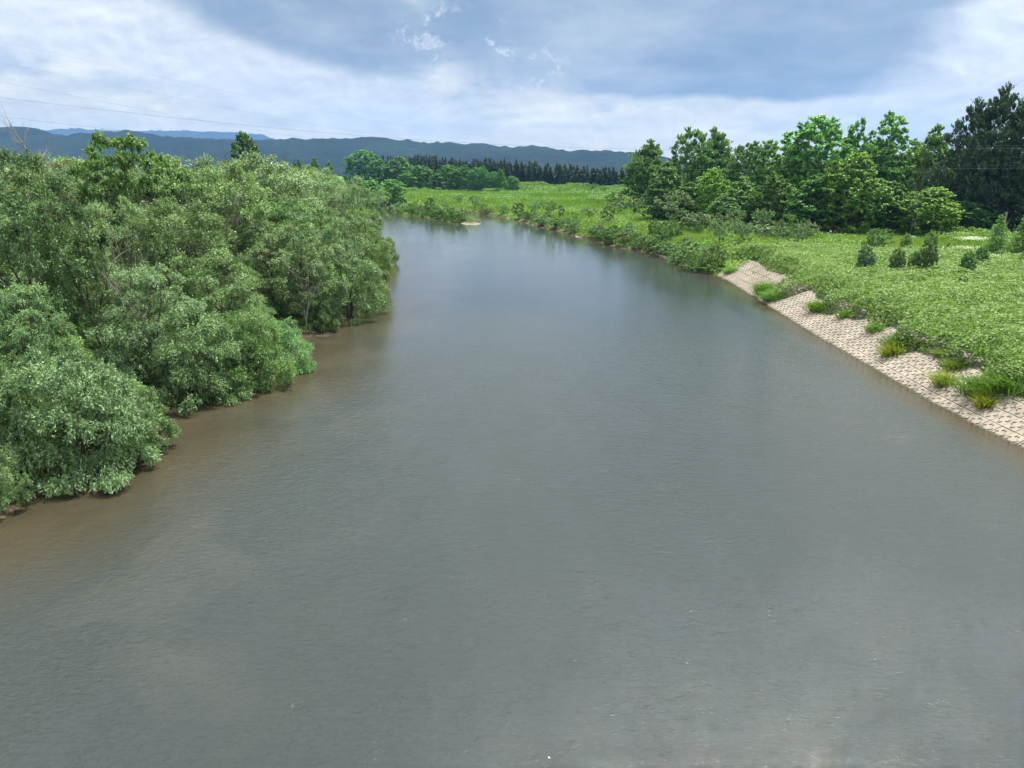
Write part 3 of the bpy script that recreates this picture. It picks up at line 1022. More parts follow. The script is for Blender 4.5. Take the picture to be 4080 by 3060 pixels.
for k in range(1500):
    y = r6.uniform(30, 110)
    x = -r6.uniform(8, 0.7 * y + 8)
    d = float(bank_dist(np.array([[x, y]]))[0])
    if d < 1.5 or d > 13 or min((math.hypot(x - a, y - b) for a, b in fb), default=99) < 3.4:
        continue
    fb.append((x, y))
    H = r6.uniform(2.2, 3.8)
    tn = (r6.uniform(0.85, 1.1), r6.uniform(1.0, 1.25), r6.uniform(0.7, 0.95))
    lab = '%s %s young willow bush %s %s' % ('waterside' if d < 5 else 'shaded', 'yellowish' if tn[0] > 0.98 else 'deep green',
                                             'low' if H < 3 else 'waist high', 'under the near left willows' if y < 55 else 'under the mid left willows' if y < 80 else 'toward the left bend')
    plant('bush_a' if k % 2 else 'bush_b', 'willow_bush', x, y, H, H * r6.uniform(1.2, 1.6), lab.replace('waist high', 'taller'), 'bush', 'young bushes under the left wood', tn)
BARE = [(330, 58, 655, 150, 'bare twiggy tree below the flat topped tree, left one'), (560, 56, 640, 170, 'bare twiggy tree below the flat topped tree, right one'),
        (750, 66, 640, 150, 'grey bare tree poking out in the middle of the left wood'), (860, 62, 668, 130, 'grey bare tree just right of the middle one in the left wood'),
        (1010, 72, 690, 150, 'brownish bare tree below the dark round tree'), (250, 64, 600, 110, 'thin dead tree near the hills at the upper left'),
        (430, 44, 720, 240, 'dead forked tree with long limbs in the front of the left wood'), (900, 50, 1060, 200, 'dead drooping boughs above the bank bushes'),
        (1190, 58, 1010, 160, 'tangle of dead twigs beside the dark bank willow'), (1330, 90, 720, 150, 'bare tree near the far end of the left wood')]
for px, Y, pt, wp, lab in BARE:
    p_ = at_depth(px, pt - 55, Y)
    plant('bare_b', 'dead_tree', p_[0], Y, max(3.0, p_[2] - gz(p_[0], Y)), wp / FPX * Y * 1.9, lab, 'dead tree', 'dead trees in the left wood')
# trees outside the frame to the left, whose reflections reach the near water
for x, y, H in [(-28, 22, 9), (-29, 15, 10), (-31, 7, 9), (-30, -1, 10)]:
    plant('willow_c', 'willow_tree', x, y, H, 8, 'willow standing on the bank just past the left edge', 'tree', 'willows past the left edge')

# ---- undergrowth on the left bank
def scatter(name, pts, leafL, leafW, hgt, mat, up=0.9, seed=0, jitter=0.5, blade=False, tint_n=None, color=(1, 1, 1), parent=None):
    r = np.random.default_rng(seed)
    n = len(pts)
    z0 = ground_z(pts[:, 0], pts[:, 1])
    if blade:
        P_ = np.stack([pts[:, 0], pts[:, 1], z0 + hgt * 0.42], 1)
        D_ = r.normal(0, 0.38, (n, 3)) + [0, 0, 1]
        N_ = r.normal(0, 1, (n, 3)) * [1, 1, 0.3] + [0, 0, 0.25]
    else:
        P_ = np.stack([pts[:, 0], pts[:, 1], z0 + hgt], 1)
        D_ = r.normal(0, 1, (n, 3)) * [1, 1, 0.45] + [0, 0, -0.2]
        N_ = r.normal(0, 1 - up + 0.25, (n, 3)) + [0, 0, 1]
    s_ = r.uniform(0.65, 1.3, n)
    v, f = leaf_quads(P_, D_, N_, leafL * s_, leafW * s_)
    tt = 0.6 * r.random(n) + 0.2
    if tint_n is not None:
        tt = np.clip(tt * 0.6 + 0.5 * tint_n - 0.02, 0, 1)
    o = put(name, mesh_np(name, v, f, M[mat], tt), parent)
    o.color = (*color, 1)
    return o


def rand_pts(x0, x1, y0, y1, n, seed):
    r = np.random.default_rng(seed)
    return np.stack([r.uniform(x0, x1, n), r.uniform(y0, y1, n)], 1)


P_ = rand_pts(-60, -8, 22, 110, 90000, 3)
d = bank_dist(P_)
P_ = P_[(d > 0.5) & (P_[:, 0] > -0.75 * P_[:, 1] - 6)]
tag(scatter('undergrowth', P_, 0.42, 0.05, np.random.default_rng(1).uniform(0.3, 1.0, len(P_)), 'grass', blade=True, seed=4, color=(0.75, 1.0, 0.8)),
    'dark green grass and reeds growing under the left bank willows', kind='stuff')

# ---- RIGHT BANK ground cover
def right_land(P_):
    d = bank_dist(P_)
    return d


# broad leaved weeds above the revetment
P_ = np.concatenate([rand_pts(22, 82, 22, 112, 470000, 11), rand_pts(22, 36, 22, 97, 170000, 13)])
d = right_land(P_)
extra = np.arange(len(P_)) >= 470000
edge = 3.15 + 0.9 * (vnoise(P_[:, 0], P_[:, 1], 4.5, 21) - 0.5) + 0.9 * (vnoise(P_[:, 0], P_[:, 1], 1.8, 22) - 0.5) + 1.0 * sm(P_[:, 1], 84, 92)
for px_, py_, dmin, wid in [(3085, 1205, 0.5, 2.0), (3262, 1270, 1.8, 1.9), (3385, 1285, 2.5, 1.3), (3600, 1400, 1.7, 1.9), (3700, 1420, 2.4, 1.2),
                            (3790, 1470, 2.2, 1.3), (3930, 1590, 1.9, 1.5), (4040, 1640, 2.4, 1.5)]:
    yb = on_ground(px_, py_)[1]
    edge = edge - np.maximum(0, edge - dmin) * np.exp(-((P_[:, 1] - yb) / wid) ** 4)
keep = (d > edge) & (P_[:, 0] < 0.70 * P_[:, 1] + 6) & (P_[:, 0] > 10) & (~extra | (d < edge + 1.3))
far_edge = 100 + 10 * (vnoise(P_[:, 0], P_[:, 1], 12, 23) - 0.5) - 0.25 * (P_[:, 0] - 25)
keep &= P_[:, 1] < far_edge
P_ = P_[keep]
dd = d[keep] - edge[keep]
hn = vnoise(P_[:, 0], P_[:, 1], 3.0, 24) * 0.5 + vnoise(P_[:, 0], P_[:, 1], 1.1, 25) * 0.5
topz = (0.45 + 0.95 * sm(dd, 0, 0.7)) * (0.6 + 0.8 * hn)
hh = topz * (1 - 0.35 * np.random.default_rng(2).random(len(P_)) ** 2)
low = np.random.default_rng(6).random(len(P_)) < 0.10 + 0.45 * (dd < 0.8)
hh = np.where(low, topz * np.random.default_rng(8).random(len(P_)), hh)
pn = vnoise(P_[:, 0], P_[:, 1], 6, 26)
tag(scatter('weeds', P_, 0.22, 0.125, hh, 'weed', up=0.75, seed=12, tint_n=0.55 * hn + 0.45 * pn),
    'dense light green broad leaved weeds covering the bank above the concrete blocks', kind='stuff')

# meadow grass between the weeds and the trees
P_ = rand_pts(-20, 110, 84, 175, 330000, 31)
d = right_land(P_)
fe = 100 + 10 * (vnoise(P_[:, 0], P_[:, 1], 12, 23) - 0.5) - 0.25 * (P_[:, 0] - 25)
keep = (d > 0.8) & (P_[:, 1] > fe - 1.5) & (P_[:, 0] < 0.7 * P_[:, 1] + 8) & (P_[:, 0] > 0)
P_ = P_[keep]
gn = vnoise(P_[:, 0], P_[:, 1], 9, 33)
tag(scatter('meadow_grass', P_, 0.62, 0.085, 0.55 + 0.5 * gn, 'grass', blade=True, seed=32, tint_n=gn),
    'tall bright green grass between the weeds and the tree line', kind='stuff')

# leafy weeds mixed in the meadow and along the natural bank
P_ = rand_pts(-45, 110, 92, 300, 420000, 36)
d = right_land(P_)
n_ = vnoise(P_[:, 0], P_[:, 1], 7, 37) * 0.6 + vnoise(P_[:, 0], P_[:, 1], 2.6, 38) * 0.4
bankside = (d < 3 + 9 * n_) & (P_[:, 1] > 98)
keep = (d > 0.1) & (bankside | ((n_ > 0.55) & (P_[:, 1] < 230))) & (P_[:, 0] < 0.7 * P_[:, 1] + 8) & ~is_left(P_[:, 0], P_[:, 1])
P_, n_, bs, d = P_[keep], n_[keep], bankside[keep], d[keep]
hh = (0.25 + 1.6 * sm(n_, 0.25, 0.8) * np.where(bs, 1.0, 0.7)) * np.random.default_rng(3).uniform(0.35, 1, len(P_)) * sm(d, -0.3, 0.8)
tag(scatter('bank_weeds', P_, 0.34, 0.19, hh, 'weed', up=0.7, seed=39, tint_n=n_, color=(0.80, 0.98, 0.78)),
    'leafy weeds and low scrub mixed through the meadow and down the natural bank', kind='stuff')

# far meadow: coarse tufts of grass
P_ = rand_pts(-140, 120, 165, 470, 190000, 41)
d = right_land(P_)
keep = (d > 1.2) & ~is_left(P_[:, 0], P_[:, 1])
P_ = P_[keep]
gn = vnoise(P_[:, 0], P_[:, 1] * 0.6, 16, 43)
tag(scatter('far_grass', P_, 1.0, 0.30, 0.6 + 0.5 * gn, 'grass', blade=True, seed=42, tint_n=gn, color=(0.95, 1.05, 0.8)),
    'bright green hay meadow below the dyke', kind='stuff')
# weeds in bands and heaps on the dyke and in the far meadow
P_ = rand_pts(-140, 120, 240, 520, 420000, 44)
rel = P_ - LEV_A
c_ = rel @ LNOR
n_ = vnoise(P_[:, 0], P_[:, 1], 11, 45) * 0.6 + vnoise(P_[:, 0], P_[:, 1], 4, 46) * 0.4
on_lev = (c_ > -13) & (c_ < 5) & (n_ > 0.36)
heap = (n_ > 0.66) & (c_ < -5)
d = right_land(P_)
keep = (on_lev | heap) & (d > 2) & ~is_left(P_[:, 0], P_[:, 1])
P_ = P_[keep]
nn = n_[keep]
P_ = P_[:90000]; nn = nn[:90000]
tag(scatter('dyke_weeds', P_, 0.55, 0.34, 0.5 + 1.7 * sm(nn, 0.35, 0.75) * np.random.default_rng(4).uniform(0.5, 1, len(P_)), 'weed', up=0.7, seed=47,
            color=(0.75, 0.95, 0.75)),
    'heaps of large leaved weeds along the dyke behind the meadow', kind='stuff')

# ---- concrete revetment
m, t, out = new_mat('concrete')
tc = t.node('ShaderNodeTexCoord')
geo_ = t.node('ShaderNodeNewGeometry')
n1 = t.noise(geo_.outputs['Position'], 0.55, 5, 0.6)
n2 = t.noise(geo_.outputs['Position'], 9.0, 6, 0.65)
oi = t.node('ShaderNodeObjectInfo')
c = t.mix(t.smooth(n1, 0.3, 0.7), (0.185, 0.158, 0.126, 1), (0.275, 0.238, 0.19, 1))
c = t.mix(t.smooth(n2, 0.45, 0.8, 0, 0.55), c, (0.20, 0.175, 0.14, 1))
c = t.mix(1.0, c, t.mix(oi.outputs['Random'], (0.88, 0.88, 0.88, 1), (1.1, 1.09, 1.07, 1)), 'MULTIPLY')
sepz = t.node('ShaderNodeSeparateXYZ', {0: geo_.outputs['Position']})
wet = t.smooth(t.m('ADD', sepz.outputs[2], t.m('MULTIPLY', n1, 0.05)), 0.10, 0.03)
c = t.mix(wet, c, (0.055, 0.042, 0.026, 1))
bmp = t.node('ShaderNodeBump', {'Strength': 0.5, 'Distance': 0.02, 'Height': n2})
p = t.node('ShaderNodeBsdfPrincipled', {'Base Color': c, 'Roughness': 0.9, 'Normal': bmp.outputs[0]})
t.l.new(p.outputs[0], out.inputs[0])
M['concrete'] = m

BS = 0.90                          # block pitch
ROWS = 5
base_line = np.array([right_w[0] + dR * 12] + right_w)
seg = np.linalg.norm(np.diff(base_line, axis=0), axis=1)
cum = np.concatenate([[0], np.cumsum(seg)])
TOTAL = cum[-1]
from numpy.lib.stride_tricks import sliding_window_view


def along(s):
    p_ = np.array([np.interp(s, cum, base_line[:, 0]), np.interp(s, cum, base_line[:, 1])])
    a = np.array([np.interp(max(0, s - 1.5), cum, base_line[:, i]) for i in (0, 1)])
    b = np.array([np.interp(min(TOTAL, s + 1.5), cum, base_line[:, i]) for i in (0, 1)])
    T = norm(b - a)
    Nn = np.array([T[1], -T[0]])
    if Nn[0] < 0:
        Nn = -Nn
    return p_, T, Nn


def block_mesh():
    """square slab with four horseshoe ridges opening outwards and a small boss in the middle (local x along, y up the slope)"""
    Vs, Fs, off = [], [], 0
    h = 0.445
    V = np.array([[-h, -h, -0.12], [h, -h, -0.12], [h, h, -0.12], [-h, h, -0.12],
                  [-h + .015, -h + .015, 0], [h - .015, -h + .015, 0], [h - .015, h - .015, 0], [-h + .015, h - .015, 0]])
    F = [[4, 5, 6, 7], [0, 1, 5, 4], [1, 2, 6, 5], [2, 3, 7, 6], [3, 0, 4, 7]]
    Vs.append(V); Fs.append(np.array(F)); off = 8
    for k in range(4):
        a0 = k * math.pi / 2
        cx, cy = 0.235 * math.cos(a0), 0.235 * math.sin(a0)
        n = 5
        ri, ro, ht = 0.06, 0.125, 0.045
        ang = np.linspace(a0 + math.pi * 0.30, a0 + math.pi * 1.70, n) if False else np.linspace(a0 - math.pi * 0.62, a0 + math.pi * 0.62, n)
        vs = []
        for a in ang:
            ca, sa = math.cos(a), math.sin(a)
            vs += [[cx + ri * ca, cy + ri * sa, 0.001], [cx + ri * ca * 1.1, cy + ri * sa * 1.1, ht], [cx + ro * ca * .94, cy + ro * sa * .94, ht],
                   [cx + ro * ca, cy + ro * sa, 0.001]]
        fs = []
        for i in range(n - 1):
            b = off + i * 4
            for q_ in range(3):
                fs.append([b + q_, b + q_ + 1, b + 4 + q_ + 1, b + 4 + q_])
        fs.append([off, off + 3, off + 2, off + 1])
        b = off + (n - 1) * 4
        fs.append([b, b + 1, b + 2, b + 3])
        Vs.append(np.array(vs)); Fs.append(np.array(fs)); off += n * 4
    V, F = np.concatenate(Vs), np.concatenate(Fs)
    return V, F


bV, bF = block_mesh()
# make ridge faces point outwards whichever way they were wound
block_me = mesh_np('block', bV, bF, M['concrete'])
rev = bpy.data.objects.new('revetment', None)
COL.objects.link(rev)
rev.location = (*along(TOTAL * 0.4)[0], 0)
tag(rev, 'pale concrete block revetment sloping into the river on the right bank', 'revetment')
ang_s = math.atan(REV_SLOPE)
cells = []
ncol = int(TOTAL / BS)
for i in range(ncol):
    s_ = (i + 0.5) * BS
    p0, T, Nn = along(s_)
    for j in range(ROWS):
        ds = (j + 0.5) * BS - 0.25
        loc = np.array([*(p0 + Nn * ds * math.cos(ang_s)), ds * math.sin(ang_s)])
        cells.append((np.linalg.norm(loc - [0, 0, CAM_H]), loc, T, Nn))
cells.sort(key=lambda c: c[0])
from mathutils import Matrix
MB = []
inv = Matrix.Translation(rev.location).inverted()
rb = random.Random(3)
vis = 0
rest = []
for dist_, loc, T, Nn in cells:
    xa = Vector((-T[0], -T[1], 0))
    ya = Vector((Nn[0] * math.cos(ang_s), Nn[1] * math.cos(ang_s), math.sin(ang_s)))
    za = xa.cross(ya)
    if za.z < 0:
        xa = -xa
        za = xa.cross(ya)
    lift = rb.uniform(-0.012, 0.012)
    mt = Matrix(((xa.x, ya.x, za.x, loc[0] + za.x * lift), (xa.y, ya.y, za.y, loc[1] + za.y * lift), (xa.z, ya.z, za.z, loc[2] + lift), (0, 0, 0, 1)))
    # in view or outside?
    r_ = loc[0] / max(loc[1], 1)
    inside = r_ < 0.74
    if inside and vis < 300:
        o = put('block', block_me, rev)
        o.matrix_local = inv @ mt
        vis += 1
    else:
        rest.append(np.array(inv @ mt))
Vr = np.concatenate([bV @ m_[:3, :3].T + m_[:3, 3] for m_ in rest])
Fr = np.concatenate([bF + len(bV) * i for i in range(len(rest))])
tag(put('blocks', mesh_np('blocks', Vr, Fr, M['concrete']), rev), kind='stuff')


# ---- right bank plants, one by one
def grass_clump(name, px, py, hpx, wpx, label, blades=260, tint=(1, 1, 1), seed=0, lean=0.3, cat='grass tuft', dry=True, group=None):
    x, y, z = on_ground(px, py)
    h = hpx / FPX * y * (1.25 if blades < 400 else 1.0)
    w = wpx / FPX * y
    r = np.random.default_rng(seed)
    e = bpy.data.objects.new(name, None)
    COL.objects.link(e)
    e.location = (x, y, z - 0.05)
    tag(e, label, cat, group)
    def blades_mesh(nm, n, hs, mat, bw, spread):
        b = r.normal(0, w * 0.22, (n, 2))
        d0 = np.stack([b[:, 0] / w * spread + r.normal(0, .18, n), b[:, 1] / w * spread + r.normal(0, .18, n), np.ones(n)], 1)
        d0 = norm(d0)
        L_ = hs * r.uniform(0.6, 1.1, n)
        wv = norm(np.cross(d0, r.normal(0, 1, (n, 3))))
        base = np.stack([b[:, 0], b[:, 1], np.zeros(n)], 1)
        mid = base + d0 * (L_ * 0.6)[:, None]
        out_ = d0 * [1.9, 1.9, 0.35]
        tip = mid + norm(out_ + r.normal(0, .1, (n, 3))) * (L_ * 0.5)[:, None]
        V = np.stack([base - wv * bw * .5, base + wv * bw * .5, mid + wv * bw * .6, mid - wv * bw * .6, tip - wv * bw * .12, tip + wv * bw * .12], 1).reshape(-1, 3)
        k = np.arange(n)[:, None] * 6
        F = np.concatenate([k + [0, 1, 2, 3], k + [3, 2, 5, 4]])
        tt = np.concatenate([r.random(n) * .6, r.random(n) * .5 + .5])
        o = put(nm, mesh_np(nm, V, F, M[mat], tt), e)
        o.color = (tint[0] * (0.8 if dry and blades > 400 else 1), tint[1] * (0.75 if dry and blades > 400 else 1), tint[2], 1)
    blades_mesh('blades', blades, h, 'grass', 0.03, 1.1)
    if dry:
        blades_mesh('dry_base', blades // 2, h * 0.38, 'straw', 0.03, 0.8)
    return e


TUFTS = [
    (3555, 1432, 62, 62, 'yellow green grass tuft on the blocks, farthest of the three bright tufts', (1.1, 0.92, 0.6)),
    (3763, 1556, 72, 66, 'yellow green grass tuft on the blocks, middle of the three bright tufts', (1.1, 0.92, 0.6)),
    (3922, 1648, 66, 48, 'narrow yellow green grass tuft on the blocks, nearest of the three', (1.1, 0.92, 0.6)),
]
for k, (px, py, hp, wp, lab, tn) in enumerate(TUFTS):
    grass_clump('grass_tuft', px, py, hp, wp, lab, 330, tn, 70 + k, group='bright grass tufts growing out of the blocks')
TUFTS2 = [
    (3090, 1200, 52, 105, 'dark green grass mound reaching the water through the blocks', (0.75, 1.05, 0.6)),
    (3050, 1175, 62, 90, 'tall green clump beside the grass mound that reaches the water', (0.7, 1.1, 0.6)),
    (2920, 1092, 32, 70, 'green grass clump at the far top end of the revetment', (0.7, 1.0, 0.6)),
    (3278, 1245, 50, 95, 'round leafy clump hanging over the upper blocks below the weeds', (0.7, 1.0, 0.6)),
    (3385, 1270, 42, 80, 'low leafy clump on the top row of blocks, next toward the viewer', (0.75, 1.0, 0.65)),
    (3500, 1330, 45, 80, 'dark leafy clump overhanging the blocks behind the farthest bright tuft', (0.7, 1.0, 0.65)),
    (3600, 1385, 60, 130, 'large bushy clump running down onto the blocks behind the farthest bright tuft', (0.7, 0.95, 0.6)),
    (3690, 1395, 42, 70, 'olive grass tuft at the top of the blocks, first of the olive row', (1.0, 0.95, 0.6)),
    (3760, 1440, 50, 70, 'olive grass tuft at the top of the blocks, second of the olive row', (1.0, 0.95, 0.6)),
    (3820, 1478, 55, 95, 'wide olive grass tuft ending the row above the middle bright tuft', (0.9, 0.95, 0.6)),
    (3930, 1590, 90, 190, 'big bushy green clump spilling down the blocks above the nearest tuft', (0.72, 1.0, 0.62)),
    (4040, 1560, 90, 180, 'bushy clump at the right edge above the blocks', (0.72, 1.0, 0.62)),
]
for k, (px, py, hp, wp, lab, tn) in enumerate(TUFTS2):
    grass_clump('grass_clump', px, py, hp, wp, lab, 900 if wp > 90 else 550, tn, 90 + k, cat='grass clump', group='clumps overhanging the blocks')
for k, (px, py) in enumerate([(3370, 1262), (3455, 1300), (3460, 1325), (3520, 1375), (3390, 1310), (3575, 1310), (3010, 1098), (3835, 1592), (3795, 1580)]):
    grass_clump('weed_sprig', px, py, 20, 18, 'small dry weed sprig rooted in a joint between the concrete blocks', 40, (0.9, 0.8, 0.6), 120 + k, cat='weed',
                group='weed sprigs in the block joints', dry=False)

SHR = 'bushes along the right waterline'
RIGHT_BUSH = [
    ('shrub_a', 2760, 1078, 1012, 120, 'low willow bush at the water just before the blocks begin', (1.0, 1.2, 0.9)),
    ('shrub_a', 2700, 1050, 985, 110, 'willow bush at the water left of the one beside the blocks', (1.0, 1.2, 0.9)),
    ('shrub_b', 2830, 1085, 1030, 110, 'green bush touching the far end of the concrete blocks', (1.0, 1.1, 0.8)),
    ('shrub_a', 2770, 1035, 965, 130, 'feathery light bush behind the ones at the water before the blocks', (1.1, 1.35, 0.85)),
    ('shrub_b', 2600, 1005, 940, 90, 'rounded bright bush over the bank, beside the muddy gap', (1.2, 1.25, 0.9)),
    ('shrub_a', 2545, 990, 925, 90, 'rounded bush over the water left of the muddy gap', (1.1, 1.2, 0.9)),
    ('shrub_b', 2440, 960, 895, 100, 'dark bush with an overhang beside the sand patches', (0.9, 1.1, 0.8)),
    ('shrub_a', 2400, 950, 905, 80, 'low bush behind the sand patches on the right bank', (1.1, 1.1, 0.95)),
    ('shrub_a', 2290, 925, 885, 90, 'low grey green bush upstream of the sand patches', (1.05, 1.15, 0.95)),
    ('shrub_b', 2220, 905, 868, 90, 'spreading bush low over the water on the right bank', (1.0, 1.15, 0.85)),
    ('shrub_a', 2165, 895, 862, 80, 'low grey bush next to the dark ivy covered stump', (1.05, 1.1, 1.0)),
    ('small_a', 2065, 872, 806, 46, 'dark ivy covered stump standing at the water in the meadow bank', (0.45, 0.62, 0.5)),
    ('shrub_b', 2640, 970, 880, 90, 'mixed bush behind the rounded bank bushes', (1.0, 1.1, 0.85)),
    ('small_b', 2530, 870, 780, 120, 'grey green small tree with a flat top on the bank', (1.0, 1.05, 0.9)),
    ('small_a', 2600, 885, 782, 130, 'dark round topped small tree with a forked stem on the bank', (0.85, 1.0, 0.75)),
    ('small_b', 2680, 905, 765, 140, 'leaning grey small tree among the bank bushes', (1.0, 1.0, 0.95)),
    ('small_a', 2720, 925, 835, 110, 'dark green bush tree behind the bank bushes', (0.8, 0.95, 0.75)),
    ('small_b', 2780, 930, 845, 120, 'pale willow like small tree before the dark wood', (1.05, 1.1, 1.0)),
    ('small_b', 2930, 950, 880, 80, 'small tree with a short dark stem in the meadow before the wood', (0.95, 1.0, 0.95)),
    ('shrub_a', 3010, 940, 880, 110, 'grey green shrub in front of the wood', (1.1, 1.1, 1.1)),
    ('shrub_a', 3090, 950, 885, 120, 'pale flowering shrub in front of the wood', (1.4, 1.35, 1.4)),
    ('shrub_b', 3190, 930, 862, 110, 'green shrub at the foot of the big maple', (1.0, 1.2, 0.85)),
    ('shrub_b', 2970, 985, 938, 100, 'yellow green rounded shrub in the meadow', (1.3, 1.3, 0.6)),
    ('small_a', 2235, 872, 815, 26, 'dark slim bush standing alone in the riverside weeds', (0.6, 0.75, 0.6)),
    ('small_b', 2190, 875, 800, 60, 'thin stemmed sapling with flat crown beside the meadow bank', (1.0, 1.2, 0.8)),
    ('small_b', 2130, 865, 797, 66, 'group like sapling with several bare stems near the ivy stump', (1.0, 1.2, 0.8)),
    ('small_b', 2350, 880, 825, 60, 'small greyish sapling in the middle of the riverside weeds', (1.1, 1.1, 1.0)),
    ('small_b', 2460, 860, 800, 80, 'loose sapling with bare lower twigs at the edge of the weeds', (1.0, 1.1, 0.9)),
    ('small_a', 2450, 820, 762, 80, 'dark low tree at the end of the weedy dyke', (0.8, 1.0, 0.7)),
    ('small_a', 2535, 800, 728, 70, 'bright green round tree at the end of the dyke', (1.15, 1.35, 0.8)),
    ('small_b', 1895, 836, 778, 60, 'small bent tree on the meadow bank behind the island', (0.9, 1.1, 0.8)),
    ('small_b', 1830, 812, 780, 36, 'tiny tree on the meadow behind the island', (0.9, 1.1, 0.8)),
]
for kd, px, pb, pt, wp, lab, tn in RIGHT_BUSH:
    isT = kd.startswith('small')
    plant_px(kd, 'small_tree' if isT else 'bush', px, pb, pt, wp, lab, 'small tree' if isT else 'bush', SHR if not isT else 'small trees on the right bank', tn)

# the unbroken fringe of bushes on the natural bank, and the scrub behind it
r5 = np.random.default_rng(77)
fr = []
for k in range(2500):
    y = r5.uniform(97, 250)
    x = r5.uniform(-45, 75)
    d = float(bank_dist(np.array([[x, y]]))[0])
    if bool(is_left(np.array([x]), np.array([y]))[0]) or d < 0.3 or d > 26 or poly_sd(np.array([[x, y]]), ISLAND)[0] < 0:
        continue
    near = d < 3.2
    if not near and (r5.random() > 0.16 or y > 160):
        continue
    gap = 2.3 if near else 4.5
    if min((math.hypot(x - a, y - b) for a, b in fr), default=99) < gap:
        continue
    if near and y > 200 and r5.random() < 0.5:
        continue
    fr.append((x, y))
    H = r5.uniform(1.1, 2.5) if near else r5.uniform(1.2, 3.2)
    kd = ['shrub_a', 'shrub_b', 'shrub_a'][int(r5.integers(0, 3))] if near or r5.random() < 0.5 else ['small_a', 'small_b'][int(r5.integers(0, 2))]
    if kd.startswith('small'):
        H = r5.uniform(2.4, 4.6)
    tn = (r5.uniform(0.95, 1.3), r5.uniform(1.0, 1.35), r5.uniform(0.8, 1.05))
    where = 'just before the concrete blocks' if y < 118 else 'by the sand patches' if y < 155 else 'across from the island'
    hue = 'pale' if tn[2] > 0.96 else 'yellow green' if tn[0] > 1.15 else 'fresh green'
    size = 'small' if H < 1.8 else 'mid sized' if H < 2.8 else 'tall'
    if near:
        plant(kd, 'bush', x, y, H, r5.uniform(2.6, 4.2), '%s %s bush in the right waterline fringe %s' % (size, hue, where), 'bush',
              'fringe bushes along the right waterline', tn)
    else:
        plant(kd, 'bush' if kd.startswith('shrub') else 'small_tree', x, y, H, H * r5.uniform(0.7, 1.0), '%s %s scrub behind the right waterline fringe %s' % (size, hue, where),
              'bush' if kd.startswith('shrub') else 'small tree', 'scrub on the natural right bank', tn)
print('fringe', len(fr))

# saplings standing in the weeds
SAP = [
    (3440, 1095, 975, 78, 'dense grey green sapling in the weeds, leftmost of four, on two dark stems', (0.95, 1.02, 1.0)),
    (3565, 1100, 985, 56, 'grey green sapling in the weeds, second of four from the left', (0.95, 1.02, 1.0)),
    (3635, 1100, 1000, 46, 'slim dark sapling in the weeds, third of four', (0.82, 0.92, 0.82)),
    (3682, 1105, 955, 70, 'tallest dark sapling in the weeds with long bare shoots', (0.82, 0.92, 0.82)),
    (3840, 1120, 1000, 60, 'dark sapling with twisting stems nearer the pole', (0.6, 0.9, 0.6)),
    (3900, 1075, 985, 60, 'leafy sapling right beside the white flowers', (0.6, 0.95, 0.6)),
    (3605, 1000, 930, 40, 'small round yellow green tree by the blue grey stone in the garden', (1.3, 1.35, 0.6)),
    (3700, 1010, 920, 46, 'young green tree right of the blue grey stone', (1.1, 1.25, 0.7)),
]
for px, pb, pt, wp, lab, tn in SAP:
    plant_px('sapling', 'sapling', px, pb + 22, pt, wp, lab, 'sapling', 'saplings in the weeds on the right bank', tn)

# island
ISL = [('shrub_a', 1590, 846, 806, 70), ('shrub_b', 1640, 856, 808, 70), ('shrub_a', 1690, 862, 815, 70), ('shrub_b', 1740, 872, 815, 70),
       ('shrub_b', 1800, 884, 822, 80), ('shrub_a', 1770, 868, 812, 80), ('shrub_b', 1660, 848, 800, 60), ('shrub_a', 1845, 884, 832, 60)]
ISL_LAB = ['grey green bush at the left tip of the island', 'yellow green bush second from the left tip of the island',
           'pale bush below the slim island tree', 'yellow bush right of the slim island tree', 'dark green bush next to the sandbar',
           'olive bush in the back row of the island', 'grey bush behind the slim island tree', 'yellow green bush closest to the sandbar tip']
for (kd, px, pb, pt, wp), lab in zip(ISL, ISL_LAB):
    plant_px(kd, 'bush', px, pb, pt, wp, lab, 'bush', 'bushes on the river island', (1.25, 1.3, 0.6) if kd == 'shrub_b' else (1.15, 1.2, 0.85))
plant_px('small_a', 'small_tree', 1716, 862, 784, 40, 'slim dark tree standing in the middle of the island bushes', 'small tree', None, (0.7, 0.9, 0.7))

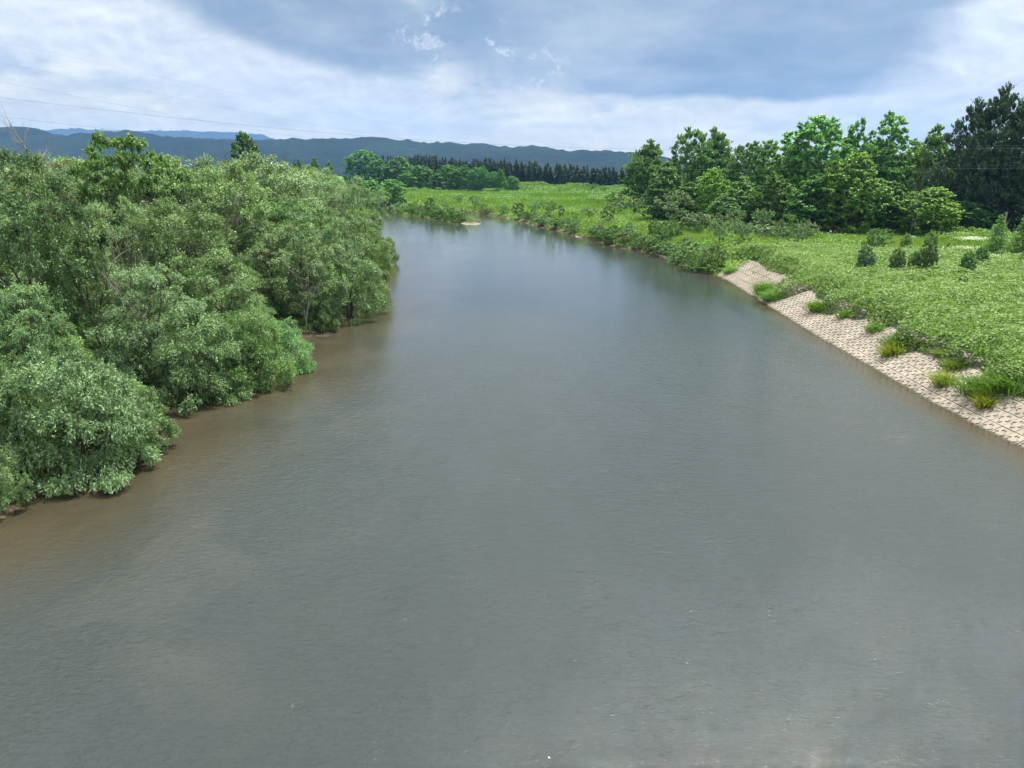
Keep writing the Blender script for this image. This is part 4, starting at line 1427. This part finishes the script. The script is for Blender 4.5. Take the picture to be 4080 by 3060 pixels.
# right wood: big trees one by one
RW = 'trees of the wood on the right bank'
RIGHT = [
    ('poplar_a', 2590, 225, 562, 160, 'ovate tree standing alone at the left end of the right wood', (0.85, 1.0, 0.8)),
    ('poplar_b', 2770, 172, 512, 150, 'left one of the twin crowned pointed trees', (0.80, 0.95, 0.8)),
    ('poplar_a', 2855, 176, 516, 140, 'right one of the twin crowned pointed trees', (0.80, 0.95, 0.8)),
    ('poplar_b', 2985, 160, 568, 150, 'dark tree with upright twigs right of the twin crowns', (0.62, 0.8, 0.7)),
    ('maple_a', 3065, 175, 560, 130, 'light tree peeping out behind the dark upright one', (1.1, 1.3, 0.9)),
    ('maple_b', 3140, 160, 585, 130, 'yellow green tree left of the big maple', (1.0, 1.2, 0.75)),
    ('maple_a', 3275, 150, 463, 235, 'big broad maple, highest of the middle of the wood', (0.95, 1.25, 0.75)),
    ('maple_b', 3190, 148, 535, 130, 'left shoulder tree of the big maple', (0.95, 1.25, 0.75)),
    ('open_a', 3415, 150, 478, 110, 'narrow tree between the big maple and the open crowned one', (0.9, 1.2, 0.75)),
    ('open_a', 3560, 152, 448, 175, 'tall tree with an open crown that lets the sky through', (0.95, 1.2, 0.8)),
    ('maple_b', 3500, 156, 545, 140, 'tree filling the gap left of the open crowned one', (0.8, 1.05, 0.7)),
    ('maple_b', 3740, 150, 492, 140, 'yellowish tree left of the great dark tree', (1.0, 1.2, 0.8)),
    ('maple_b', 3660, 158, 560, 140, 'tree behind the bare grey one', (0.9, 1.1, 0.75)),
    ('dark_a', 3905, 134, 400, 190, 'great dark tree, left half of the darkest mass at the right edge', (0.9, 0.9, 1.0)),
    ('dark_a', 4010, 130, 345, 200, 'tallest dark tree at the right edge', (0.9, 0.9, 1.0)),
    ('dark_a', 4150, 128, 360, 260, 'dark tree cut by the right edge', (0.9, 0.9, 1.0)),
    ('maple_a', 3410, 128, 612, 215, 'yellow topped lower tree in front of the big maple', (1.0, 1.15, 0.7)),
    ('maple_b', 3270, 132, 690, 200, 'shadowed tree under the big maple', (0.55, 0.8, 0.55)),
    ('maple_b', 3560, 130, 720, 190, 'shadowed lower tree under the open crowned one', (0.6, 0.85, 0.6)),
    ('maple_a', 3720, 122, 748, 190, 'low broad yellow green tree before the great dark tree', (1.15, 1.3, 0.7)),
    ('maple_a', 2845, 150, 672, 110, 'yellow green tree in front of the twin crowns', (1.35, 1.45, 0.6)),
    ('maple_b', 2960, 146, 700, 130, 'olive tree right of the yellow green one', (1.1, 1.15, 0.7)),
    ('maple_b', 2660, 165, 640, 130, 'grey green tree behind the bank trees, right of the lone ovate one', (0.9, 0.95, 0.8)),
    ('maple_b', 2750, 155, 725, 130, 'mid green lower tree before the twin crowns', (0.8, 1.0, 0.75)),
    ('maple_a', 3090, 140, 700, 130, 'dull green tree under the light one', (0.75, 0.9, 0.7)),
    ('maple_b', 3160, 142, 745, 120, 'darker tree beside the dull green one', (0.7, 0.85, 0.65)),
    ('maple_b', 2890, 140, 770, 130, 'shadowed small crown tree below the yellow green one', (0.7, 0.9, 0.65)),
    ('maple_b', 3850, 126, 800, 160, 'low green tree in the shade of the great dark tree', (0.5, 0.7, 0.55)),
]
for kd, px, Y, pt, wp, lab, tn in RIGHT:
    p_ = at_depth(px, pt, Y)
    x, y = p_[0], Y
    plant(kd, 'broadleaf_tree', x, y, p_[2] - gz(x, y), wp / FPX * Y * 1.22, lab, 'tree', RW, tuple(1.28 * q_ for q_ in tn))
# the depth of the wood behind
r3 = np.random.default_rng(17)
for k in range(26):
    y = r3.uniform(168, 215)
    px = r3.uniform(3050, 4250)
    x = (px - 2040) / FPX * y
    if x < 40:
        continue
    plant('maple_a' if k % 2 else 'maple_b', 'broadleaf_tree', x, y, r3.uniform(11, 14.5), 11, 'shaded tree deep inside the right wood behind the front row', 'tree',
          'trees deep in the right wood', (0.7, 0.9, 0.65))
plant_px('bare_b', 'dead_tree', 3645, 800, 530, 120, 'bare grey dead tree with forked stems in the right wood', 'dead tree', None, depth=120)
# edge conifers by the pole
YEW = [(3960, 1040, 850, 130, 'layered light green conifer behind the leaning pole', (1.15, 1.3, 0.8)),
       (4060, 1050, 840, 130, 'layered conifer at the right edge beside the pole', (1.05, 1.2, 0.75)),
       (4060, 1100, 1000, 90, 'low yellow green conifer under the one at the right edge', (1.3, 1.3, 0.6)),
       (3075, 905, 855, 50, 'small pointed conifer before the wood', (0.8, 1.0, 0.7)),
       (3775, 1010, 965, 60, 'dark low rounded conifer in the garden', (0.45, 0.65, 0.45))]
for px, pb, pt, wp, lab, tn in YEW:
    plant_px('yew', 'conifer', px, pb, pt, wp, lab, 'conifer', None, tn)

# far side: round trees, hedge trees and the spruce belt behind the dyke
FT = 'broadleaf trees in front of the spruce belt'
FARTREES = [
    ('maple_a', 1452, 470, 598, 155, 'big round dark green tree left of the spruce belt', (0.62, 1.0, 0.62)),
    ('maple_b', 1590, 480, 620, 120, 'pale grey green willow like tree beside the big round one', (0.85, 1.0, 0.95)),
    ('maple_a', 1670, 455, 660, 120, 'bright bushy tree between the pale one and the lone spruce', (0.75, 1.15, 0.7)),
    ('maple_a', 1790, 440, 658, 110, 'bright round tree right of the lone dark spruce', (0.75, 1.2, 0.65)),
    ('maple_b', 1850, 435, 655, 60, 'pointed light tree behind the bright round one', (0.8, 1.15, 0.7)),
    ('maple_a', 1900, 430, 668, 80, 'dark green round tree in the middle of the row', (0.55, 0.9, 0.6)),
    ('poplar_a', 1925, 425, 660, 46, 'slender pointed tree in the middle of the row', (0.8, 1.2, 0.7)),
    ('poplar_a', 1992, 415, 672, 44, 'slender pale tree near the right end of the row', (0.8, 1.2, 0.8)),
    ('maple_a', 2040, 405, 702, 60, 'low bright tree at the right end of the row', (0.8, 1.2, 0.7)),
    ('maple_a', 1965, 420, 685, 60, 'bushy tree next to the slender pale one', (0.7, 1.1, 0.65)),
    ('maple_b', 1188, 330, 632, 60, 'bluish round tree far behind the left wood', (0.6, 0.9, 0.7)),
    ('maple_b', 1250, 320, 625, 70, 'pale bluish tree far behind the left wood', (0.75, 0.95, 0.85)),
    ('maple_b', 1310, 330, 640, 60, 'low bluish tree right of the pale one behind the left wood', (0.7, 0.95, 0.75)),
    ('maple_a', 1470, 300, 720, 130, 'light green spreading tree before the big round one', (0.95, 1.25, 0.75)),
    ('maple_a', 1560, 310, 715, 110, 'feathery light tree at the meadow edge beyond the left wood', (0.95, 1.25, 0.75)),
    ('shrub_b', 2365, 372, 730, 40, 'small bright tree on the dyke before the spruces, left of two', (1.1, 1.3, 0.8)),
    ('shrub_b', 2405, 365, 740, 36, 'small bright tree on the dyke before the spruces, right of two', (1.1, 1.3, 0.8)),
]
for kd, px, Y, pt, wp, lab, tn in FARTREES:
    p_ = at_depth(px, pt, Y)
    x, y = p_[0], Y
    plant(kd, 'broadleaf_tree', x, y, max(2.0, p_[2] - gz(x, y)), wp / FPX * Y * 1.05, lab, 'tree', FT, tuple(1.25 * q_ for q_ in tn))
p_ = at_depth(1738, 622, 445)
plant('fir_a', 'spruce_tree', p_[0], 445, p_[2] - gz(p_[0], 445), 7, 'lone dark spruce standing forward of the belt', 'spruce', None, (0.9, 0.9, 1.0))
# belt: rows parallel to the dyke
TOPS = [(1380, 640), (1520, 622), (1700, 618), (1850, 636), (1990, 632), (2100, 645), (2200, 655), (2300, 660), (2400, 668), (2520, 668), (2750, 672)]
TOPS = np.array(TOPS, float)
nf = 0
r4 = np.random.default_rng(23)
for row in range(4):
    s_ = -60.0
    while s_ < 300:
        s_ += r4.uniform(2.8, 5.2) + row * 0.3
        p_ = LEV_A + LDIR * s_ + LNOR * (26 + row * 6.5 + r4.uniform(-1.5, 1.5))
        px = 2040 + FPX * p_[0] / (p_[1] * math.cos(PITCH)) * 1.0
        if px < 1340 or px > 2760:
            continue
        tp = np.interp(px, TOPS[:, 0], TOPS[:, 1]) + r4.uniform(-8, 20) + (r4.random() < 0.12) * 16
        top = at_depth(px, tp, p_[1])[2]
        H = top - gz(p_[0], p_[1])
        plant('fir_a' if r4.random() < 0.5 else 'fir_b', 'spruce_tree', p_[0], p_[1], H, r4.uniform(5.6, 9.5),
              'dark spruce in the dense belt behind the dyke', 'spruce', 'spruces of the belt behind the dyke',
              (r4.uniform(0.8, 1.25), r4.uniform(0.85, 1.25), r4.uniform(0.9, 1.1)))
        nf += 1

# dead tree above the left wood and loose dead boughs
p_ = at_depth(48, 385, 60)
plant('bare_a', 'dead_tree', p_[0], 60, 7.5, 6.5, 'bare dead tree sticking up above the left wood at the left edge', 'dead tree', None, z=p_[2] - 7.3)
plant_px('bare_a', 'dead_branch', 2800, 978, 935, 30, 'white dead branch lying upright in the meadow grass', 'branch')

for px, py, hp, wp, lab in [(600, 1800, 30, 90, 'tangle of bleached roots and driftwood on the sandy spit of the left bank'),
                            (1200, 1395, 22, 60, 'fallen grey branch at the waterline beside the point of the left bank'),
                            (2655, 1022, 16, 40, 'drift branch on the muddy gap of the right bank'),
                            (1265, 1345, 20, 60, 'dead twigs trailing in the water beyond the point')]:
    x, y, z = on_ground(px, py)
    k = K['bare_a']
    e = plant('bare_a', 'driftwood', x, y, wp / FPX * y * 1.3, None, lab, 'driftwood', z=z + 0.15)
    e.rotation_euler = (1.35, 0.2, random.uniform(0, 6.28))

# ---- power lines
WIRES = [
    ('dark lower power line crossing from the left sky to the right wood', [(-300, 355), (0, 388), (538, 451), (886, 491), (1400, 537), (2000, 577), (2540, 594), (2700, 597), (3400, 598), (4080, 592), (4400, 588)], 0.009, 84),
    ('dark wire starting at the dead tree, the lowest one at the left', [(-300, 430), (127, 481), (506, 523), (900, 562), (1400, 610), (2000, 652), (2253, 665), (2800, 674), (3400, 675), (4080, 671), (4400, 668)], 0.008, 86),
    ('thin pale wire, lowest of the faint ones in the left sky', [(-300, 270), (0, 331), (720, 455), (1228, 555), (1600, 607), (2000, 643), (2253, 660), (2800, 669), (3400, 670), (4080, 665), (4400, 662)], 0.005, 88),
    ('thin pale wire, middle one of the faint ones in the left sky', [(-300, 200), (0, 258), (720, 385), (1400, 524), (2000, 602), (2506, 631), (2800, 637), (3400, 640), (4400, 636)], 0.004, 92),
    ('thin pale wire, highest of the faint ones in the left sky', [(-300, 110), (0, 176), (700, 312), (1400, 467), (2000, 553), (2524, 589), (2800, 592), (3400, 593), (4400, 588)], 0.004, 94),
]
M['wire'] = plain_mat('wire_metal', (0.09, 0.09, 0.10), 0.8, 0.1, 3.0, 0.0)
for lab, pts, rad, Y in WIRES:
    a = np.array(pts, float)
    cf = np.polyfit(a[:, 0] / 4000, a[:, 1], 4)
    xs = np.linspace(a[0, 0], a[-1, 0], 70)
    ln = np.array([at_depth(x, np.polyval(cf, x / 4000), Y) for x in xs])
    v, f = tubes([(ln, np.full(len(ln), rad))], 5)
    tag(put('power_line', mesh_np('power_line', v, f, M['wire'], smooth=True)), lab, 'power line', 'power lines over the river')

# ---- leaning pole
x, y, z = on_ground(3972, 1036)
top = at_depth(4012, 846, y)
e = bpy.data.objects.new('wooden_pole', None); COL.objects.link(e); e.location = (x, y, z)
tag(e, 'weathered grey wooden pole leaning right among the light conifers', 'pole')
hp = top[2] - z
dx = top[0] - x
pts = np.array([[0, 0, -0.3], [dx * .3, 0, hp * .35], [dx * .62, 0, hp * .68], [dx, 0, hp]])
v, f = tubes([(pts, np.array([0.17, 0.14, 0.12, 0.10]))], 10)
put('shaft', mesh_np('shaft', v, f, M['pole'], smooth=True), e)
v, f = tubes([(np.array([[dx - .02, 0, hp], [dx, 0, hp + .04]]), np.array([0.12, 0.05])), (np.array([[dx - .3, .05, hp - .12], [dx + .12, .05, hp - .08]]), np.array([0.04, 0.04]))], 8)
put('cap', mesh_np('cap', v, f, M['pole']), e)

# ---- rusty shelter on posts near the dyke
x, y, z = on_ground(1637, 752)
e = bpy.data.objects.new('shelter', None); COL.objects.link(e); e.location = (x, y, z)
tag(e, 'small shelter with a rusty orange roof on dark posts at the meadow edge', 'shelter')
k = y / FPX
w_, hh_ = 26 * k, (752 - 720) * k
M['rust'] = plain_mat('rusty_sheet', (0.30, 0.11, 0.05), 0.8, 0.4, 1.5)
M['postwood'] = plain_mat('dark_posts', (0.05, 0.04, 0.035), 0.9)
V = np.array([[-w_ / 2, -1.2, hh_ * .78], [w_ / 2, -1.2, hh_ * .78], [w_ / 2, 1.6, hh_ * .86], [-w_ / 2, 1.6, hh_ * .86],
              [-w_ / 2, -1.0, hh_ * .98], [w_ / 2, -1.0, hh_ * .98], [w_ / 2, 1.4, hh_ * 1.02], [-w_ / 2, 1.4, hh_ * 1.02]])
F = np.array([[0, 3, 2, 1], [4, 5, 6, 7], [0, 1, 5, 4], [1, 2, 6, 5], [2, 3, 7, 6], [3, 0, 4, 7]])
put('roof', mesh_np('roof', V, F, M['rust']), e)
for sx in (-1, 1):
    for sy in (-1, 1):
        v, f = boxes([(sx * w_ * .32, sy * 0.9 + .2, hh_ * .39, .22, .22, hh_ * .80)])
        put('post', mesh_np('post', v, f, M['postwood']), e)
v, f = boxes([(0, 1.0, hh_ * .45, w_ * .6, .12, hh_ * .5)])
put('back_wall', mesh_np('back_wall', v, f, M['postwood']), e)

# ---- garden bits on the right
def flowers(name, px0, py0, px1, py1, n, label, mat, h, seed, col=(1, 1, 1)):
    r = np.random.default_rng(seed)
    pts = []
    a, b = on_ground(px0, py0), on_ground(px1, py1)
    for _ in range(9):
        t_ = r.random()
        c = np.array(a[:2]) * (1 - t_) + np.array(b[:2]) * t_
        pts.append(c + r.normal(0, 1, (n // 9, 2)) * [1.1, 0.9])
    pts = np.concatenate(pts)
    o = scatter(name, pts, 0.13, 0.11, h * r.uniform(.8, 1.2, len(pts)), mat, up=0.7, seed=seed, color=col)
    return tag(o, label, kind='stuff')


flowers('white_flowers', 3820, 1045, 4070, 1072, 2600, 'white daisy drift at the foot of the leaning pole', 'petal', 0.95, 201)
flowers('white_flowers', 3820, 1015, 3860, 1025, 800, 'white flowers left of the leaning pole', 'petal', 0.9, 202)
flowers('garden_flowers', 3820, 962, 3880, 972, 900, 'pale flower bed at the edge of the shaded lawn', 'petal', 0.7, 203, (0.8, 0.9, 0.9))
flowers('garden_flowers', 3740, 945, 3800, 950, 300, 'yellow flower bed beyond the saplings', 'petal', 0.8, 204, (0.9, 0.75, 0.2))


def rock(name, px, py, wpx, hpx, label, cat, col, seed=0):
    x, y, z = on_ground(px, py)
    k = y / FPX
    r = np.random.default_rng(seed)
    import bmesh
    bm = bmesh.new()
    bmesh.ops.create_icosphere(bm, subdivisions=2, radius=1)
    for v in bm.verts:
        s_ = 1 + r.uniform(-0.14, 0.14)
        v.co = Vector((v.co.x * wpx * k * .5 * s_, v.co.y * wpx * k * .4 * s_, max(-0.2, v.co.z) * hpx * k * .8 * s_))
    me = bpy.data.meshes.new(name)
    bm.to_mesh(me)
    bm.free()
    me.materials.append(plain_mat(name + '_surface', col, 0.8, 0.2, 4))
    tag(put(name, me, None, (x, y, z + 0.12)), label, cat)


rock('stone', 3637, 956, 34, 16, 'blue grey stone lying in the garden beyond the saplings', 'stone', (0.16, 0.20, 0.27), 5)


def marker(px, py, wpx, hpx, label, col, name='garden_marker'):
    x, y, z = on_ground(px, py)
    k = y / FPX
    e = bpy.data.objects.new(name, None); COL.objects.link(e); e.location = (x, y, z)
    tag(e, label, 'marker')
    v, f = tubes([(np.array([[0, 0, -.1], [0, 0, .8]]), np.array([.03, .03]))], 6)
    put('stake', mesh_np('stake', v, f, M['postwood']), e)
    w2, h2 = wpx * k, hpx * k
    v, f = tubes([(np.array([[0, 0, .75], [0, 0, .75 + h2 * .3], [0, 0, .75 + h2 * .8], [0, 0, .75 + h2]]), np.array([w2 * .25, w2 * .5, w2 * .45, w2 * .1]))], 8)
    put('head', mesh_np('head', v, f, plain_mat('paint_' + name, col, .5, .1)), e)


marker(3324, 946, 8, 8, 'small red marker on a stake in the grass by the wood', (0.55, 0.06, 0.03))
marker(3307, 946, 8, 8, 'small white marker on a stake in the grass by the wood', (0.75, 0.75, 0.72))


# ---- sand bars
def sandbar(pxs, label, h=0.12):
    pts = np.array([on_level(*p) for p in pxs])
    c = pts.mean(0)
    V = [[c[0], c[1], h]]
    n = len(pts)
    for p_ in pts:
        m_ = c + (p_ - c) * 0.6
        V.append([m_[0], m_[1], h * .8])
    for p_ in pts:
        V.append([p_[0], p_[1], -0.05])
    F3 = [[0, 1 + i, 1 + (i + 1) % n] for i in range(n)]
    for i in range(n):
        a, b = 1 + i, 1 + (i + 1) % n
        F3 += [[a, a + n, b + n], [a, b + n, b]]
    o = put('sandbar', mesh_np('sandbar', np.array(V), np.array(F3), M['sand'], smooth=True))
    o['label'] = label
    o['kind'] = 'structure'


M['sand'] = plain_mat('pale_sand', (0.15, 0.125, 0.10), 0.95, 0.25, 1.2)
sandbar([(1830, 880), (1860, 878), (1890, 882), (1922, 892), (1900, 898), (1860, 897), (1835, 892)], 'pale sand tongue at the end of the island', 0.25)
sandbar([(2285, 940), (2330, 937), (2370, 940), (2368, 947), (2330, 948), (2290, 945)], 'pale sand patches below the right bank', 0.18)
sandbar([(2620, 1012), (2645, 1016), (2680, 1034), (2672, 1038), (2640, 1026), (2618, 1018)], 'muddy sand gap in the right bank', 0.2)
sandbar([(560, 1810), (640, 1730), (665, 1745), (640, 1790), (600, 1830), (570, 1840)], 'pinkish sand spit at the left bank', 0.15)
print('wood', n_wood, 'firs', nf, 'blocks', vis, len(rest))
